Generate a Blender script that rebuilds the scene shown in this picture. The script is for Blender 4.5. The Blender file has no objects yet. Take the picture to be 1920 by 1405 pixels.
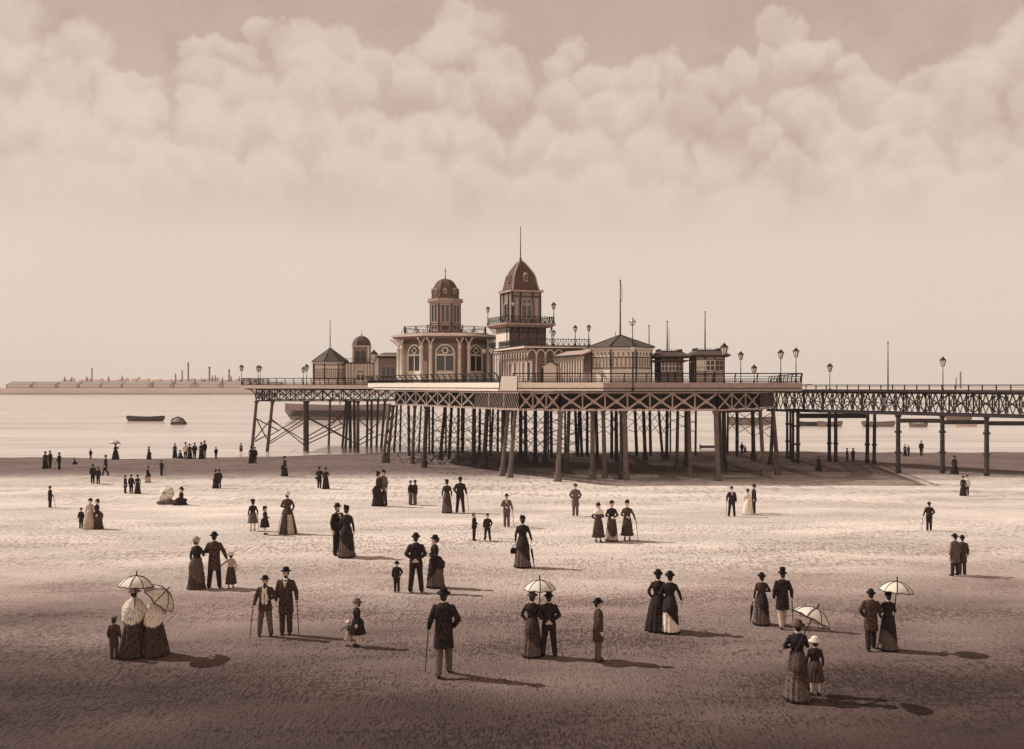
import bpy, bmesh, math, random
from mathutils import Vector, Matrix, noise
random.seed(7)
PI = math.pi
R = math.radians
S = bpy.context.scene
C = S.collection
F, YH, H0, SL = 1900.0, 722.0, 5.4, 0.019
WATER = -1.95

# ------------------------------------------------------------------ world points
def W(px, py, d):
    return Vector(((px-960)*d/F, d, H0-(py-YH)*d/F))
def X(px, d): return (px-960)*d/F
def Z(py, d): return H0-(py-YH)*d/F
def sm(t):
    t = max(0.0, min(1.0, t)); return t*t*(3-2*t)
def G(x, y):
    z = -SL*y + 0.16*sm((x+32)/26)*sm((y-78)/24)
    z += 0.05*noise.noise(Vector((x*0.07, y*0.09, 1.3)))*sm((y-6)/20)
    z += 0.03*noise.noise(Vector((x*0.35, y*0.25, 5.3)))
    z += 0.05*noise.noise(Vector((x*0.06, 0.0, 9.1)))*sm((y-85)/15)
    if y > 120: z -= (y-120)*0.06
    return z
def ground(px, py):
    lo, hi = 8.0, 118.0
    for _ in range(40):
        m = (lo+hi)/2
        if Z(py, m) > G(X(px, m), m): lo = m
        else: hi = m
    d = (lo+hi)/2
    return Vector((X(px, d), d, G(X(px, d), d)))

# ------------------------------------------------------------------ materials
def lin(c):
    return tuple(((v/255)/12.92 if v/255 <= 0.04045 else ((v/255+0.055)/1.055)**2.4) for v in c)
MATS = {}
def mat(name, col, rough=0.8, var=0.25, scale=6.0, bump=0.0, stretch=(1,1,1), col2=None, spec=0.3, thr=None, bscale=None):
    if name in MATS: return MATS[name]
    m = bpy.data.materials.new(name); m.use_nodes = True
    nt = m.node_tree; n = nt.nodes; l = nt.links
    b = n['Principled BSDF']; b.inputs['Roughness'].default_value = rough
    b.inputs['Specular IOR Level'].default_value = spec
    tc = n.new('ShaderNodeTexCoord'); mp = n.new('ShaderNodeMapping'); mp.inputs['Scale'].default_value = stretch
    l.new(tc.outputs['Object'], mp.inputs['Vector'])
    no = n.new('ShaderNodeTexNoise'); no.inputs['Scale'].default_value = scale; no.inputs['Detail'].default_value = 5
    no.inputs['Roughness'].default_value = 0.65
    l.new(mp.outputs[0], no.inputs['Vector'])
    cr = n.new('ShaderNodeValToRGB'); e = cr.color_ramp.elements
    c1 = tuple(v*(1-var) for v in col); c2 = col2 or tuple(min(1, v*(1+var)) for v in col)
    lo, hi = thr or (0.3, 0.7)
    e[0].position = lo; e[0].color = (*c1, 1); e[1].position = hi; e[1].color = (*c2, 1)
    l.new(no.outputs['Fac'], cr.inputs['Fac']); l.new(cr.outputs[0], b.inputs['Base Color'])
    if bump:
        bp = n.new('ShaderNodeBump'); bp.inputs['Strength'].default_value = bump; bp.inputs['Distance'].default_value = 0.05
        l.new(no.outputs['Fac'], bp.inputs['Height']); l.new(bp.outputs[0], b.inputs['Normal'])
    MATS[name] = m; return m

M = dict(
  cream  = mat('cream_paint', (0.80,0.69,0.58), 0.7, 0.14, 3),
  panel  = mat('buff_board', (0.55,0.44,0.37), 0.75, 0.22, 3, 0.3, (6,6,0.6)),
  tan    = mat('brown_board', (0.27,0.195,0.165), 0.75, 0.28, 3, 0.3, (8,8,0.5)),
  deepw  = mat('dark_timber', (0.13,0.085,0.07), 0.7, 0.3, 4, 0.3, (6,6,0.6)),
  black  = mat('black_iron', (0.018,0.014,0.016), 0.55, 0.35, 9),
  iron   = mat('girder_iron', (0.035,0.025,0.026), 0.6, 0.4, 5),
  latt   = mat('lattice_paint', (0.46,0.33,0.285), 0.65, 0.2, 5),
  lattl  = mat('pale_lattice_paint', (0.72,0.59,0.50), 0.65, 0.2, 5),
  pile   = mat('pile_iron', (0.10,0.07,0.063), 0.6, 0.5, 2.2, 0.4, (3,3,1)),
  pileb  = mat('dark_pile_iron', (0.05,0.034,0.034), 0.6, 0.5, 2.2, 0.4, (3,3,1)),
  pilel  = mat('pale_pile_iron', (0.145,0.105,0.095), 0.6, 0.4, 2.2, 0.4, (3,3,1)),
  glass  = mat('dark_window', (0.02,0.016,0.02), 0.15, 0.3, 3, spec=0.6),
  lglass = mat('lantern_glass', (0.75,0.66,0.54), 0.2, 0.05, 3, spec=0.6),
  deck   = mat('deck_plank', (0.3,0.22,0.18), 0.85, 0.25, 2, 0.3, (8,0.4,1)),
  back   = mat('underside_shade_board', (0.012,0.010,0.013), 0.85, 0.4, 6),  # near black stands in for the shade under the deck
  slate  = mat('slate_roof', (0.11,0.078,0.068), 0.8, 0.3, 3),
  white  = mat('white_board', (0.88,0.84,0.76), 0.75, 0.04, 2),
  far    = mat('far_quay_stone', (0.74,0.61,0.54), 0.9, 0.06, 0.02),  # quay paled so the distance haze sits in its colour
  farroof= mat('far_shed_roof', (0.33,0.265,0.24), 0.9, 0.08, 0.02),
  farwall= mat('far_shed_wall', (0.70,0.57,0.48), 0.9, 0.06, 0.02),  # far walls paled for distance haze in the base colour
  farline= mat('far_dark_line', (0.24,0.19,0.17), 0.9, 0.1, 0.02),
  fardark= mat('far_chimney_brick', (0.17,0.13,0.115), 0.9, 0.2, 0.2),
  hull   = mat('grey_hull_paint', (0.27,0.21,0.19), 0.7, 0.15, 2),
  hulld  = mat('dark_hull_paint', (0.07,0.052,0.05), 0.7, 0.3, 2),
  skin   = mat('skin', (0.66,0.50,0.40), 0.6, 0.08, 8),
  face   = mat('face_feature', (0.06,0.035,0.03), 0.6, 0.1, 8),
  hair   = mat('dark_hair', (0.035,0.022,0.018), 0.6, 0.4, 30),
  shirt  = mat('white_linen', (0.78,0.70,0.58), 0.85, 0.08, 20),
  shoe   = mat('black_leather', (0.014,0.011,0.012), 0.4, 0.3, 10),
)

def cloth(name, dark, light, freq=60, thr=0.62, slant=0.25):
    """woven cloth: a dark ground with thin lighter threads, as worn"""
    if name in MATS: return MATS[name]
    m = bpy.data.materials.new(name); m.use_nodes = True
    nt = m.node_tree; n = nt.nodes; l = nt.links
    b = n['Principled BSDF']; b.inputs['Roughness'].default_value = 0.9; b.inputs['Specular IOR Level'].default_value = 0.15
    tc = n.new('ShaderNodeTexCoord'); mp = n.new('ShaderNodeMapping')
    mp.inputs['Scale'].default_value = (freq, freq, freq*0.16); mp.inputs['Rotation'].default_value = (0, slant, 0)
    l.new(tc.outputs['Object'], mp.inputs['Vector'])
    no = n.new('ShaderNodeTexNoise'); no.inputs['Scale'].default_value = 1.0; no.inputs['Detail'].default_value = 3
    l.new(mp.outputs[0], no.inputs['Vector'])
    cr = n.new('ShaderNodeValToRGB'); e = cr.color_ramp.elements
    e[0].position = thr-0.06; e[0].color = (*dark, 1); e[1].position = thr+0.06; e[1].color = (*light, 1)
    l.new(no.outputs['Fac'], cr.inputs['Fac']); l.new(cr.outputs[0], b.inputs['Base Color'])
    bp = n.new('ShaderNodeBump'); bp.inputs['Strength'].default_value = 0.35; bp.inputs['Distance'].default_value = 0.02
    l.new(no.outputs['Fac'], bp.inputs['Height']); l.new(bp.outputs[0], b.inputs['Normal'])
    MATS[name] = m; return m
CL = dict(
  black = cloth('black_cloth', (0.013,0.010,0.013), (0.10,0.065,0.055), 90, 0.57),
  brown = cloth('brown_cloth', (0.022,0.015,0.015), (0.17,0.105,0.08), 100, 0.54),
  grey  = cloth('grey_cloth', (0.05,0.038,0.036), (0.24,0.18,0.15), 120, 0.52),
  buff  = cloth('buff_cloth', (0.20,0.14,0.11), (0.58,0.46,0.37), 95, 0.46),
  light = cloth('light_cloth', (0.40,0.31,0.26), (0.80,0.70,0.58), 40, 0.42),
  plaid = cloth('checked_cloth', (0.22,0.17,0.15), (0.82,0.73,0.6), 48, 0.44, 0.9),
  straw = cloth('straw', (0.55,0.43,0.30), (0.85,0.74,0.58), 80, 0.4),
  felt  = cloth('black_felt', (0.012,0.010,0.012), (0.045,0.032,0.03), 60, 0.62),
)

# ------------------------------------------------------------------ objects
def tag(o, label=None, cat=None, group=None, kind=None):
    if label: o['label'] = label
    if cat: o['category'] = cat
    if group: o['group'] = group
    if kind: o['kind'] = kind
    return o
def empty(name, loc, rz=0, parent=None):
    o = bpy.data.objects.new(name, None); C.objects.link(o)
    o.location = loc; o.rotation_euler = (0,0,rz); o.empty_display_size = 0.2
    if parent: o.parent = parent
    return o
class MB:
    def __init__(s): s.v=[]; s.f=[]; s.mi=[]; s.smooth=[]; s.cur=0
    def quads(s, vs, fs, smooth=False):
        o=len(s.v); s.v += [Vector(v) for v in vs]
        for f in fs: s.f.append([i+o for i in f]); s.mi.append(s.cur); s.smooth.append(smooth)
        return s
    def box(s, a, b, rz=0, piv=None):
        x0,y0,z0=a; x1,y1,z1=b
        vs=[Vector(p) for p in ((x0,y0,z0),(x1,y0,z0),(x1,y1,z0),(x0,y1,z0),(x0,y0,z1),(x1,y0,z1),(x1,y1,z1),(x0,y1,z1))]
        if rz:
            m=Matrix.Rotation(rz,3,'Z'); p=Vector(piv or (0,0,0)); vs=[m@(v-p)+p for v in vs]
        return s.quads(vs,[(3,2,1,0),(4,5,6,7),(0,1,5,4),(1,2,6,5),(2,3,7,6),(3,0,4,7)])
    def bar(s, p, q, w, h=None, up=(0,0,1)):
        p=Vector(p); q=Vector(q); h=h or w; d=(q-p)
        if d.length<1e-6: return s
        d.normalize(); u=Vector(up)
        if abs(d.dot(u))>0.98: u=Vector((0,1,0))
        a=d.cross(u).normalized(); c=a.cross(d).normalized()
        vs=[]
        for e in (p,q):
            for i,j in ((-1,-1),(1,-1),(1,1),(-1,1)): vs.append(e+a*(i*w/2)+c*(j*h/2))
        return s.quads(vs,[(0,1,2,3),(7,6,5,4),(0,4,5,1),(1,5,6,2),(2,6,7,3),(3,7,4,0)])
    def tube(s, p, q, r0, r1=None, n=10, cap=True):
        p=Vector(p); q=Vector(q); r1=r0 if r1 is None else r1; d=(q-p).normalized()
        u=Vector((0,0,1)) if abs(d.z)<0.95 else Vector((0,1,0))
        a=d.cross(u).normalized(); c=a.cross(d).normalized(); vs=[]
        for e,r in ((p,r0),(q,r1)):
            for i in range(n):
                t=2*PI*i/n; vs.append(e+a*(math.cos(t)*r)+c*(math.sin(t)*r))
        fs=[(i,(i+1)%n,n+(i+1)%n,n+i) for i in range(n)]
        s.quads(vs,fs,True)
        if cap:
            s.quads(vs[:n],[tuple(range(n))[::-1]]); s.quads(vs[n:],[tuple(range(n))])
        return s
    def path(s, pts, r, n=6):
        for a,b in zip(pts,pts[1:]): s.tube(a,b,r,r,n)
        return s
    def lathe(s, prof, c=(0,0,0), n=20, sx=1, sy=1, ph=0, smooth=True, arc=2*PI):
        c=Vector(c); vs=[]; m=len(prof)
        for r,z in prof:
            for i in range(n):
                t=ph+arc*i/n; vs.append(c+Vector((math.cos(t)*r*sx, math.sin(t)*r*sy, z)))
        fs=[]
        for k in range(m-1):
            for i in range(n):
                j=(i+1)%n; fs.append((k*n+i,k*n+j,(k+1)*n+j,(k+1)*n+i))
        s.quads(vs,fs,smooth)
        for k,rev in ((0,True),(m-1,False)):
            if prof[k][0]>1e-4:
                ring=[vs[k*n+i] for i in range(n)]; s.quads(ring,[tuple(range(n))[::-1] if rev else tuple(range(n))])
        return s
    def loft(s, rings, smooth=True, cap=True):
        n=len(rings[0]); vs=[v for r in rings for v in r]; fs=[]
        for k in range(len(rings)-1):
            for i in range(n):
                j=(i+1)%n; fs.append((k*n+i,k*n+j,(k+1)*n+j,(k+1)*n+i))
        s.quads(vs,fs,smooth)
        if cap:
            s.quads(rings[0],[tuple(range(n))[::-1]]); s.quads(rings[-1],[tuple(range(n))])
        return s
    def ell(s, c, r, n=14, m=8):
        prof=[(math.sin(PI*k/m), -math.cos(PI*k/m)) for k in range(m+1)]
        prof[0]=(1e-5,-1); prof[-1]=(1e-5,1); c=Vector(c); vs=[]
        for rr,z in prof:
            for i in range(n):
                t=2*PI*i/n; vs.append(c+Vector((math.cos(t)*rr*r[0], math.sin(t)*rr*r[1], z*r[2])))
        fs=[]
        for k in range(m):
            for i in range(n):
                j=(i+1)%n; fs.append((k*n+i,k*n+j,(k+1)*n+j,(k+1)*n+i))
        fs.append(tuple(range(n))[::-1]); fs.append(tuple(m*n+i for i in range(n)))
        return s.quads(vs,fs,True)
    def mesh(s, name, mats):
        me=bpy.data.meshes.new(name); me.from_pydata([tuple(v) for v in s.v],[],s.f)
        for m in (mats if isinstance(mats,(list,tuple)) else [mats]): me.materials.append(m)
        me.polygons.foreach_set('material_index', s.mi); me.polygons.foreach_set('use_smooth', s.smooth); me.update()
        return me
    def build(s, name, mats, parent=None, loc=None, rz=0):
        o=bpy.data.objects.new(name, s.mesh(name,mats)); C.objects.link(o)
        if parent: o.parent=parent
        if loc is not None: o.location=loc
        if rz: o.rotation_euler=(0,0,rz)
        return o
def obj(name, me, parent=None, loc=None, rot=None, scale=None):
    o=bpy.data.objects.new(name, me); C.objects.link(o)
    if parent: o.parent=parent
    if loc is not None: o.location=loc
    if rot is not None: o.rotation_euler=rot
    if scale is not None: o.scale=scale
    return o

# ------------------------------------------------------------------ camera, light, sky
cam=bpy.data.cameras.new('camera'); co=bpy.data.objects.new('camera',cam); C.objects.link(co)
co.location=(0,0,H0); co.rotation_euler=(R(90),0,0)
cam.sensor_width=36; cam.lens=36*F/1920; cam.shift_y=(YH-702.5)/1920
cam.clip_end=20000; cam.clip_start=0.1; S.camera=co
sd=Vector((-1.0,0.33,0.90)).normalized()      # towards the sun
sun=bpy.data.lights.new('sun','SUN'); sun.energy=4.1; sun.angle=R(0.6); sun.color=(1.0,0.95,0.90)
so=bpy.data.objects.new('sun',sun); C.objects.link(so); so.rotation_euler=(-sd).to_track_quat('-Z','Y').to_euler(); so.location=(-30,0,40)
elev=math.asin(sd.z); az=math.atan2(sd.x,sd.y)
S.view_settings.view_transform='Standard'; S.view_settings.look='None'; S.view_settings.exposure=0; S.view_settings.gamma=1
S.render.engine='CYCLES'; S.cycles.use_denoising=True; S.cycles.max_bounces=5; S.cycles.diffuse_bounces=2; S.cycles.glossy_bounces=2

w=bpy.data.worlds.new('World'); S.world=w; w.use_nodes=True; nt=w.node_tree; N=nt.nodes; L=nt.links
for x in list(N): N.remove(x)
out=N.new('ShaderNodeOutputWorld'); tc=N.new('ShaderNodeTexCoord')
def nd(t,**k):
    x=N.new(t)
    for a,b in k.items(): setattr(x,a,b)
    return x
def mth(op,a,b=None,clamp=False):
    x=nd('ShaderNodeMath',operation=op,use_clamp=clamp)
    for i,v in enumerate((a,b)):
        if v is None: continue
        if isinstance(v,(int,float)): x.inputs[i].default_value=v
        else: L.new(v,x.inputs[i])
    return x.outputs[0]
def mr(v,a,b,c=0,d=1,smooth=True):
    x=nd('ShaderNodeMapRange',interpolation_type='SMOOTHSTEP' if smooth else 'LINEAR')
    L.new(v,x.inputs[0])
    for i,q in zip((1,2,3,4),(a,b,c,d)): x.inputs[i].default_value=q
    return x.outputs[0]
sp=nd('ShaderNodeSeparateXYZ'); L.new(tc.outputs['Generated'],sp.inputs[0])
azi=mth('ARCTAN2',sp.outputs[0],sp.outputs[1]); ele=mth('ARCSINE',sp.outputs[2])
# billowing: warp the direction coordinates with noise
def noisen(scale,detail,vec,rough=0.55):
    x=nd('ShaderNodeTexNoise'); x.inputs['Scale'].default_value=scale; x.inputs['Detail'].default_value=detail
    x.inputs['Roughness'].default_value=rough; L.new(vec,x.inputs['Vector']); return x
n1=noisen(16,4,tc.outputs['Generated'],0.6); n2=noisen(5,3,tc.outputs['Generated'])
sep=nd('ShaderNodeSeparateColor'); L.new(n1.outputs['Color'],sep.inputs[0])
sA=mth('MULTIPLY',mth('SUBTRACT',sep.outputs[0],0.5),0.075); sE=mth('MULTIPLY',mth('SUBTRACT',sep.outputs[1],0.5),0.065)
A=mth('ADD',azi,sA); E=mth('ADD',ele,sE)
cmb=nd('ShaderNodeCombineXYZ'); L.new(A,cmb.inputs[0]); L.new(E,cmb.inputs[1]); PV=cmb.outputs[0]
puffs=[(10,50,75),(-20,110,80),(860,40,60),(910,60,60),(820,100,60),(1470,70,50),(1500,120,55),(1940,80,70),(1900,120,70),(1820,135,50),(570,110,60),(600,130,55),(1060,100,45),(60,120,60),(150,110,70),(110,190,70),(190,170,60),(235,205,55),(60,260,90),(150,290,90),(280,215,45),(270,170,38),
 (370,110,45),(420,100,42),(455,115,40),(390,165,60),(500,75,36),(560,150,60),(640,90,60),(690,130,70),(640,180,80),(560,200,60),(460,200,70),(380,230,60),
 (240,240,60),(260,300,60),(330,310,45),(300,290,50),(400,260,70),(480,250,60),(540,240,50),(590,290,90),(680,260,60),
 (780,170,60),(850,85,60),(900,110,55),(940,130,50),(770,130,50),(850,190,60),(790,270,60),(840,250,50),(740,290,60),(930,180,70),(900,270,60),
 (1045,135,48),(1120,150,45),(1180,170,60),(1250,160,60),(1320,175,60),(1380,150,50),(1440,115,38),(1520,100,36),(1560,110,40),(1610,140,40),(1050,190,60),
 (1130,220,60),(1200,230,60),(1290,230,60),(1380,240,60),(1490,210,50),(1530,240,60),(1640,190,60),(1730,170,45),(1790,160,45),(1850,150,50),(1700,230,60),(1790,220,70),
 (1050,290,50),(1000,260,60),(1110,300,70),(1230,310,80),(1350,320,70),(1440,280,45),(1480,330,60),(1580,290,70),(1650,270,50),(1720,300,60),(1850,290,60),(1740,340,50),(1560,360,80),(1660,360,70),(1820,370,70),
 (40,350,90),(150,380,100),(280,360,70),(400,350,90),(520,350,80),(660,350,90),(780,370,90),(900,350,80),(1010,370,80),(1130,380,90),(1260,400,90),(1400,400,90),(-60,200,80),(1960,200,80),(1960,340,90)]
T=None
for px,py,r in puffs:
    a0=math.atan((px-960)/F); e0=math.atan((YH-py)/F*math.cos(a0)); rr=r/F*0.92
    v=nd('ShaderNodeVectorMath',operation='SUBTRACT'); L.new(PV,v.inputs[0]); v.inputs[1].default_value=(a0,e0,0)
    ln=nd('ShaderNodeVectorMath',operation='LENGTH'); L.new(v.outputs[0],ln.inputs[0])
    mk=mr(ln.outputs['Value'],rr*1.05,rr*0.66)
    fd=mr(E,e0-rr*0.8,e0+rr*0.7,0.0,0.80)
    a=mth('MULTIPLY',mk,fd); inv=mth('SUBTRACT',1.0,a)
    T=inv if T is None else mth('MULTIPLY',T,inv)
dark=mth('MULTIPLY',mr(ele,0.12,0.34,0.6,1.0,False),mth('ADD',mth('MULTIPLY',T,0.74),mr(ele,0.2,0.38,0.0,0.16)))
stip=noisen(420,2,tc.outputs['Generated'],0.7)
dk=mth('ADD',dark,mth('MULTIPLY',mth('SUBTRACT',stip.outputs['Fac'],0.5),0.28),True)
dk2=mth('MULTIPLY',dk,mr(ele,0.12,0.22),True)
n3=noisen(11,4,tc.outputs['Generated'],0.62)
low=mth('ADD',mth('MULTIPLY',mr(n2.outputs['Fac'],0.35,0.75),0.06),mth('MULTIPLY',mr(n3.outputs['Fac'],0.47,0.70),mth('MULTIPLY',mr(ele,0.12,0.22),0.34)))
dk3=mth('ADD',dk2,mth('MULTIPLY',low,1.0),True)
mixc=nd('ShaderNodeMix',data_type='RGBA'); L.new(dk3,mixc.inputs[0])
mixc.inputs[6].default_value=(*lin((231,213,198)),1); mixc.inputs[7].default_value=(*lin((196,171,157)),1)
# sky dimmed overhead to deepen shadows and brightened behind the view as front fill
top=mth('MULTIPLY',mr(ele,0.42,0.75,1.0,0.30),mr(sp.outputs[1],0.1,-0.7,1.0,1.8)); bg=nd('ShaderNodeBackground'); L.new(mixc.outputs[2],bg.inputs[0])
L.new(top,bg.inputs[1])
sky=nd('ShaderNodeTexSky',sky_type='NISHITA'); sky.sun_disc=False; sky.sun_elevation=elev; sky.sun_rotation=az
bw=nd('ShaderNodeRGBToBW'); L.new(sky.outputs[0],bw.inputs[0])
tn=nd('ShaderNodeMix',data_type='RGBA',blend_type='MULTIPLY'); tn.inputs[0].default_value=1; L.new(bw.outputs[0],tn.inputs[6]); tn.inputs[7].default_value=(1.0,0.82,0.66,1)
bg2=nd('ShaderNodeBackground'); L.new(tn.outputs[2],bg2.inputs[0]); bg2.inputs[1].default_value=0.06
ms=nd('ShaderNodeMixShader'); ms.inputs[0].default_value=0.06; L.new(bg.outputs[0],ms.inputs[1]); L.new(bg2.outputs[0],ms.inputs[2]); L.new(ms.outputs[0],out.inputs[0])
w.cycles.sampling_method='MANUAL'; w.cycles.sample_map_resolution=512

# ------------------------------------------------------------------ beach
def beach_mat():
    m=bpy.data.materials.new('sand'); m.use_nodes=True; nt=m.node_tree; n=nt.nodes; l=nt.links; b=n['Principled BSDF']
    b.inputs['Specular IOR Level'].default_value=0.15; b.inputs['Roughness'].default_value=0.95
    g=n.new('ShaderNodeNewGeometry')
    def no(scale,det,rot,st,ro=0.6):
        mp=n.new('ShaderNodeMapping'); mp.inputs['Scale'].default_value=st; mp.inputs['Rotation'].default_value=(0,0,R(rot)); l.new(g.outputs['Position'],mp.inputs['Vector'])
        x=n.new('ShaderNodeTexNoise'); x.inputs['Scale'].default_value=scale; x.inputs['Detail'].default_value=det; x.inputs['Roughness'].default_value=ro; l.new(mp.outputs[0],x.inputs['Vector']); return x.outputs['Fac']
    def ma(op,a,b2=None,cl=False):
        x=n.new('ShaderNodeMath'); x.operation=op; x.use_clamp=cl
        for i,v in enumerate((a,b2)):
            if v is None: continue
            if isinstance(v,(int,float)): x.inputs[i].default_value=v
            else: l.new(v,x.inputs[i])
        return x.outputs[0]
    def rng(v,a,b2,c,d,s='SMOOTHSTEP'):
        x=n.new('ShaderNodeMapRange'); x.interpolation_type=s; l.new(v,x.inputs[0])
        for i,q in zip((1,2,3,4),(a,b2,c,d)): x.inputs[i].default_value=q
        return x.outputs[0]
    sp=n.new('ShaderNodeSeparateXYZ'); l.new(g.outputs['Position'],sp.inputs[0])
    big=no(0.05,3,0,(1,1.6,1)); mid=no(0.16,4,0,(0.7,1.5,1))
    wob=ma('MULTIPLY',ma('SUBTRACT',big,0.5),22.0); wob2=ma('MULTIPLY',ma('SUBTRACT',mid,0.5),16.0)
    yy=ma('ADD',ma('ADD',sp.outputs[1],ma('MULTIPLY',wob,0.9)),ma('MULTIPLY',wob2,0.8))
    # foreground vignette shade painted into the near sand, dry pale sand in the middle, wet sand below the pier and by the water
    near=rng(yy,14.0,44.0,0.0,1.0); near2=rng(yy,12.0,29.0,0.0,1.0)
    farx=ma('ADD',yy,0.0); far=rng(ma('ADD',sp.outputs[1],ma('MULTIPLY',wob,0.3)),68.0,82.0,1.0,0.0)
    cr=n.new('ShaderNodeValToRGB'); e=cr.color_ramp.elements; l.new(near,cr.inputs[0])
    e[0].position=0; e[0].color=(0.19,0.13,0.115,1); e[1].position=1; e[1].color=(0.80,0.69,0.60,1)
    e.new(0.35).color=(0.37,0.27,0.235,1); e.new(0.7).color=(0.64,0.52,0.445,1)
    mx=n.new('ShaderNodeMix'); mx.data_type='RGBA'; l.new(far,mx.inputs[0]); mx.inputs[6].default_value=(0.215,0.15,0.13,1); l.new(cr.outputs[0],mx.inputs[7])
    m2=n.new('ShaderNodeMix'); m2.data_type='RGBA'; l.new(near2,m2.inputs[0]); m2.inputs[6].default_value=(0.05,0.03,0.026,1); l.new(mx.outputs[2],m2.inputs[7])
    # ripple shade and pebbles put into the colour: short slanting dark flecks, denser where the patch noise says so
    # each octave of flecks is long across the beach's slope; the coarse ones lie on the far dry sand, the fine ones near
    def fleck(across,along,rot): return no(1.0,1.5,rot,(across,along,1),0.5)
    fa=fleck(21.0,6.4,-24); fb=fleck(12.0,2.6,-15); fc=fleck(4.4,0.62,-9); fd=no(9,3,0,(1,1,1)); fe=fleck(2.2,9.0,14)
    patch=no(0.16,3,12,(0.8,2.2,1))
    thr=rng(patch,0.34,0.64,0.66,0.49)
    wa=rng(sp.outputs[1],26.0,38.0,1.0,0.0); wc=rng(sp.outputs[1],42.0,62.0,0.0,1.0)
    k1=rng(ma('SUBTRACT',fa,thr),-0.01,0.06,0,1); k2=rng(ma('SUBTRACT',fb,thr),-0.01,0.06,0,1); k3=rng(ma('SUBTRACT',fc,thr),-0.01,0.06,0,1)
    k4=rng(ma('SUBTRACT',fe,ma('ADD',thr,0.07)),-0.01,0.05,0,1)
    k=ma('MAXIMUM',ma('MULTIPLY',k1,wa),ma('MULTIPLY',k2,ma('SUBTRACT',1.0,ma('MULTIPLY',ma('MAXIMUM',wa,wc),0.8))))
    k=ma('MAXIMUM',k,ma('MULTIPLY',k3,wc)); k=ma('MAXIMUM',k,ma('MULTIPLY',k4,0.7))
    k=ma('MULTIPLY',k,rng(sp.outputs[1],22.0,58.0,0.88,0.55),True)
    m3=n.new('ShaderNodeMix'); m3.data_type='RGBA'; m3.blend_type='MULTIPLY'; l.new(k,m3.inputs[0]); l.new(m2.outputs[2],m3.inputs[6]); m3.inputs[7].default_value=(0.42,0.36,0.36,1)
    m4=n.new('ShaderNodeMix'); m4.data_type='RGBA'; m4.blend_type='MULTIPLY'; m4.inputs[0].default_value=1; l.new(m3.outputs[2],m4.inputs[6])
    gr=n.new('ShaderNodeCombineColor'); q=ma('MULTIPLY',rng(fd,0.3,0.7,0.82,1.15,'LINEAR'),rng(no(0.22,4,20,(0.5,1.3,1)),0.36,0.62,1.06,0.80))
    for i in range(3): l.new(q,gr.inputs[i])
    l.new(gr.outputs[0],m4.inputs[7]); l.new(m4.outputs[2],b.inputs['Base Color'])
    bp=n.new('ShaderNodeBump'); bp.inputs['Strength'].default_value=0.5; bp.inputs['Distance'].default_value=0.06
    l.new(ma('ADD',ma('ADD',fa,ma('MULTIPLY',fb,0.4)),ma('MULTIPLY',fd,0.12)),bp.inputs['Height']); l.new(bp.outputs[0],b.inputs['Normal'])
    return m
def make_beach():
    xs=[-420,-250,-150,-100,-80]+[-64+0.8*i for i in range(161)]+[80,100,150,250,420]
    ys=[-60,-25,-5]+[5+0.7*i for i in range(171)]+[128,140,170]
    vs=[(x,y,G(x,y)) for y in ys for x in xs]; nx=len(xs)
    fs=[(j*nx+i,j*nx+i+1,(j+1)*nx+i+1,(j+1)*nx+i) for j in range(len(ys)-1) for i in range(nx-1)]
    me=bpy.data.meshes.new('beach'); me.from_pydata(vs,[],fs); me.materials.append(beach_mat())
    me.polygons.foreach_set('use_smooth',[True]*len(fs))
    tag(obj('beach',me),kind='structure')
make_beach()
def water_mat():
    m=bpy.data.materials.new('sea_water'); m.use_nodes=True; nt=m.node_tree; n=nt.nodes; l=nt.links; b=n['Principled BSDF']
    g=n.new('ShaderNodeNewGeometry')
    def no(scale,det,st):
        mp=n.new('ShaderNodeMapping'); mp.inputs['Scale'].default_value=st; l.new(g.outputs['Position'],mp.inputs['Vector'])
        x=n.new('ShaderNodeTexNoise'); x.inputs['Scale'].default_value=scale; x.inputs['Detail'].default_value=det; l.new(mp.outputs[0],x.inputs['Vector']); return x.outputs['Fac']
    a=no(1,3,(0.05,0.9,1)); c=no(1,3,(0.008,0.09,1)); d=no(1,2,(0.25,2.2,1))
    cr=n.new('ShaderNodeValToRGB'); e=cr.color_ramp.elements
    mx=n.new('ShaderNodeMath'); mx.operation='ADD'; h=n.new('ShaderNodeMath'); h.operation='MULTIPLY'; h.inputs[1].default_value=0.5
    l.new(a,mx.inputs[0]); l.new(c,mx.inputs[1]); l.new(mx.outputs[0],h.inputs[0]); l.new(h.outputs[0],cr.inputs[0])
    e[0].position=0.38; e[0].color=(0.42,0.33,0.285,1); e[1].position=0.56; e[1].color=(0.72,0.61,0.53,1)
    l.new(cr.outputs[0],b.inputs['Base Color']); b.inputs['Roughness'].default_value=0.22
    bp=n.new('ShaderNodeBump'); bp.inputs['Strength'].default_value=0.35; bp.inputs['Distance'].default_value=0.05
    ad=n.new('ShaderNodeMath'); ad.operation='ADD'; l.new(a,ad.inputs[0]); l.new(d,ad.inputs[1]); l.new(ad.outputs[0],bp.inputs['Height']); l.new(bp.outputs[0],b.inputs['Normal'])
    return m
tag(MB().quads([(-6000,60,WATER),(6000,60,WATER),(6000,12000,WATER),(-6000,12000,WATER)],[(0,1,2,3)]).build('sea',water_mat()),kind='structure')
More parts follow.
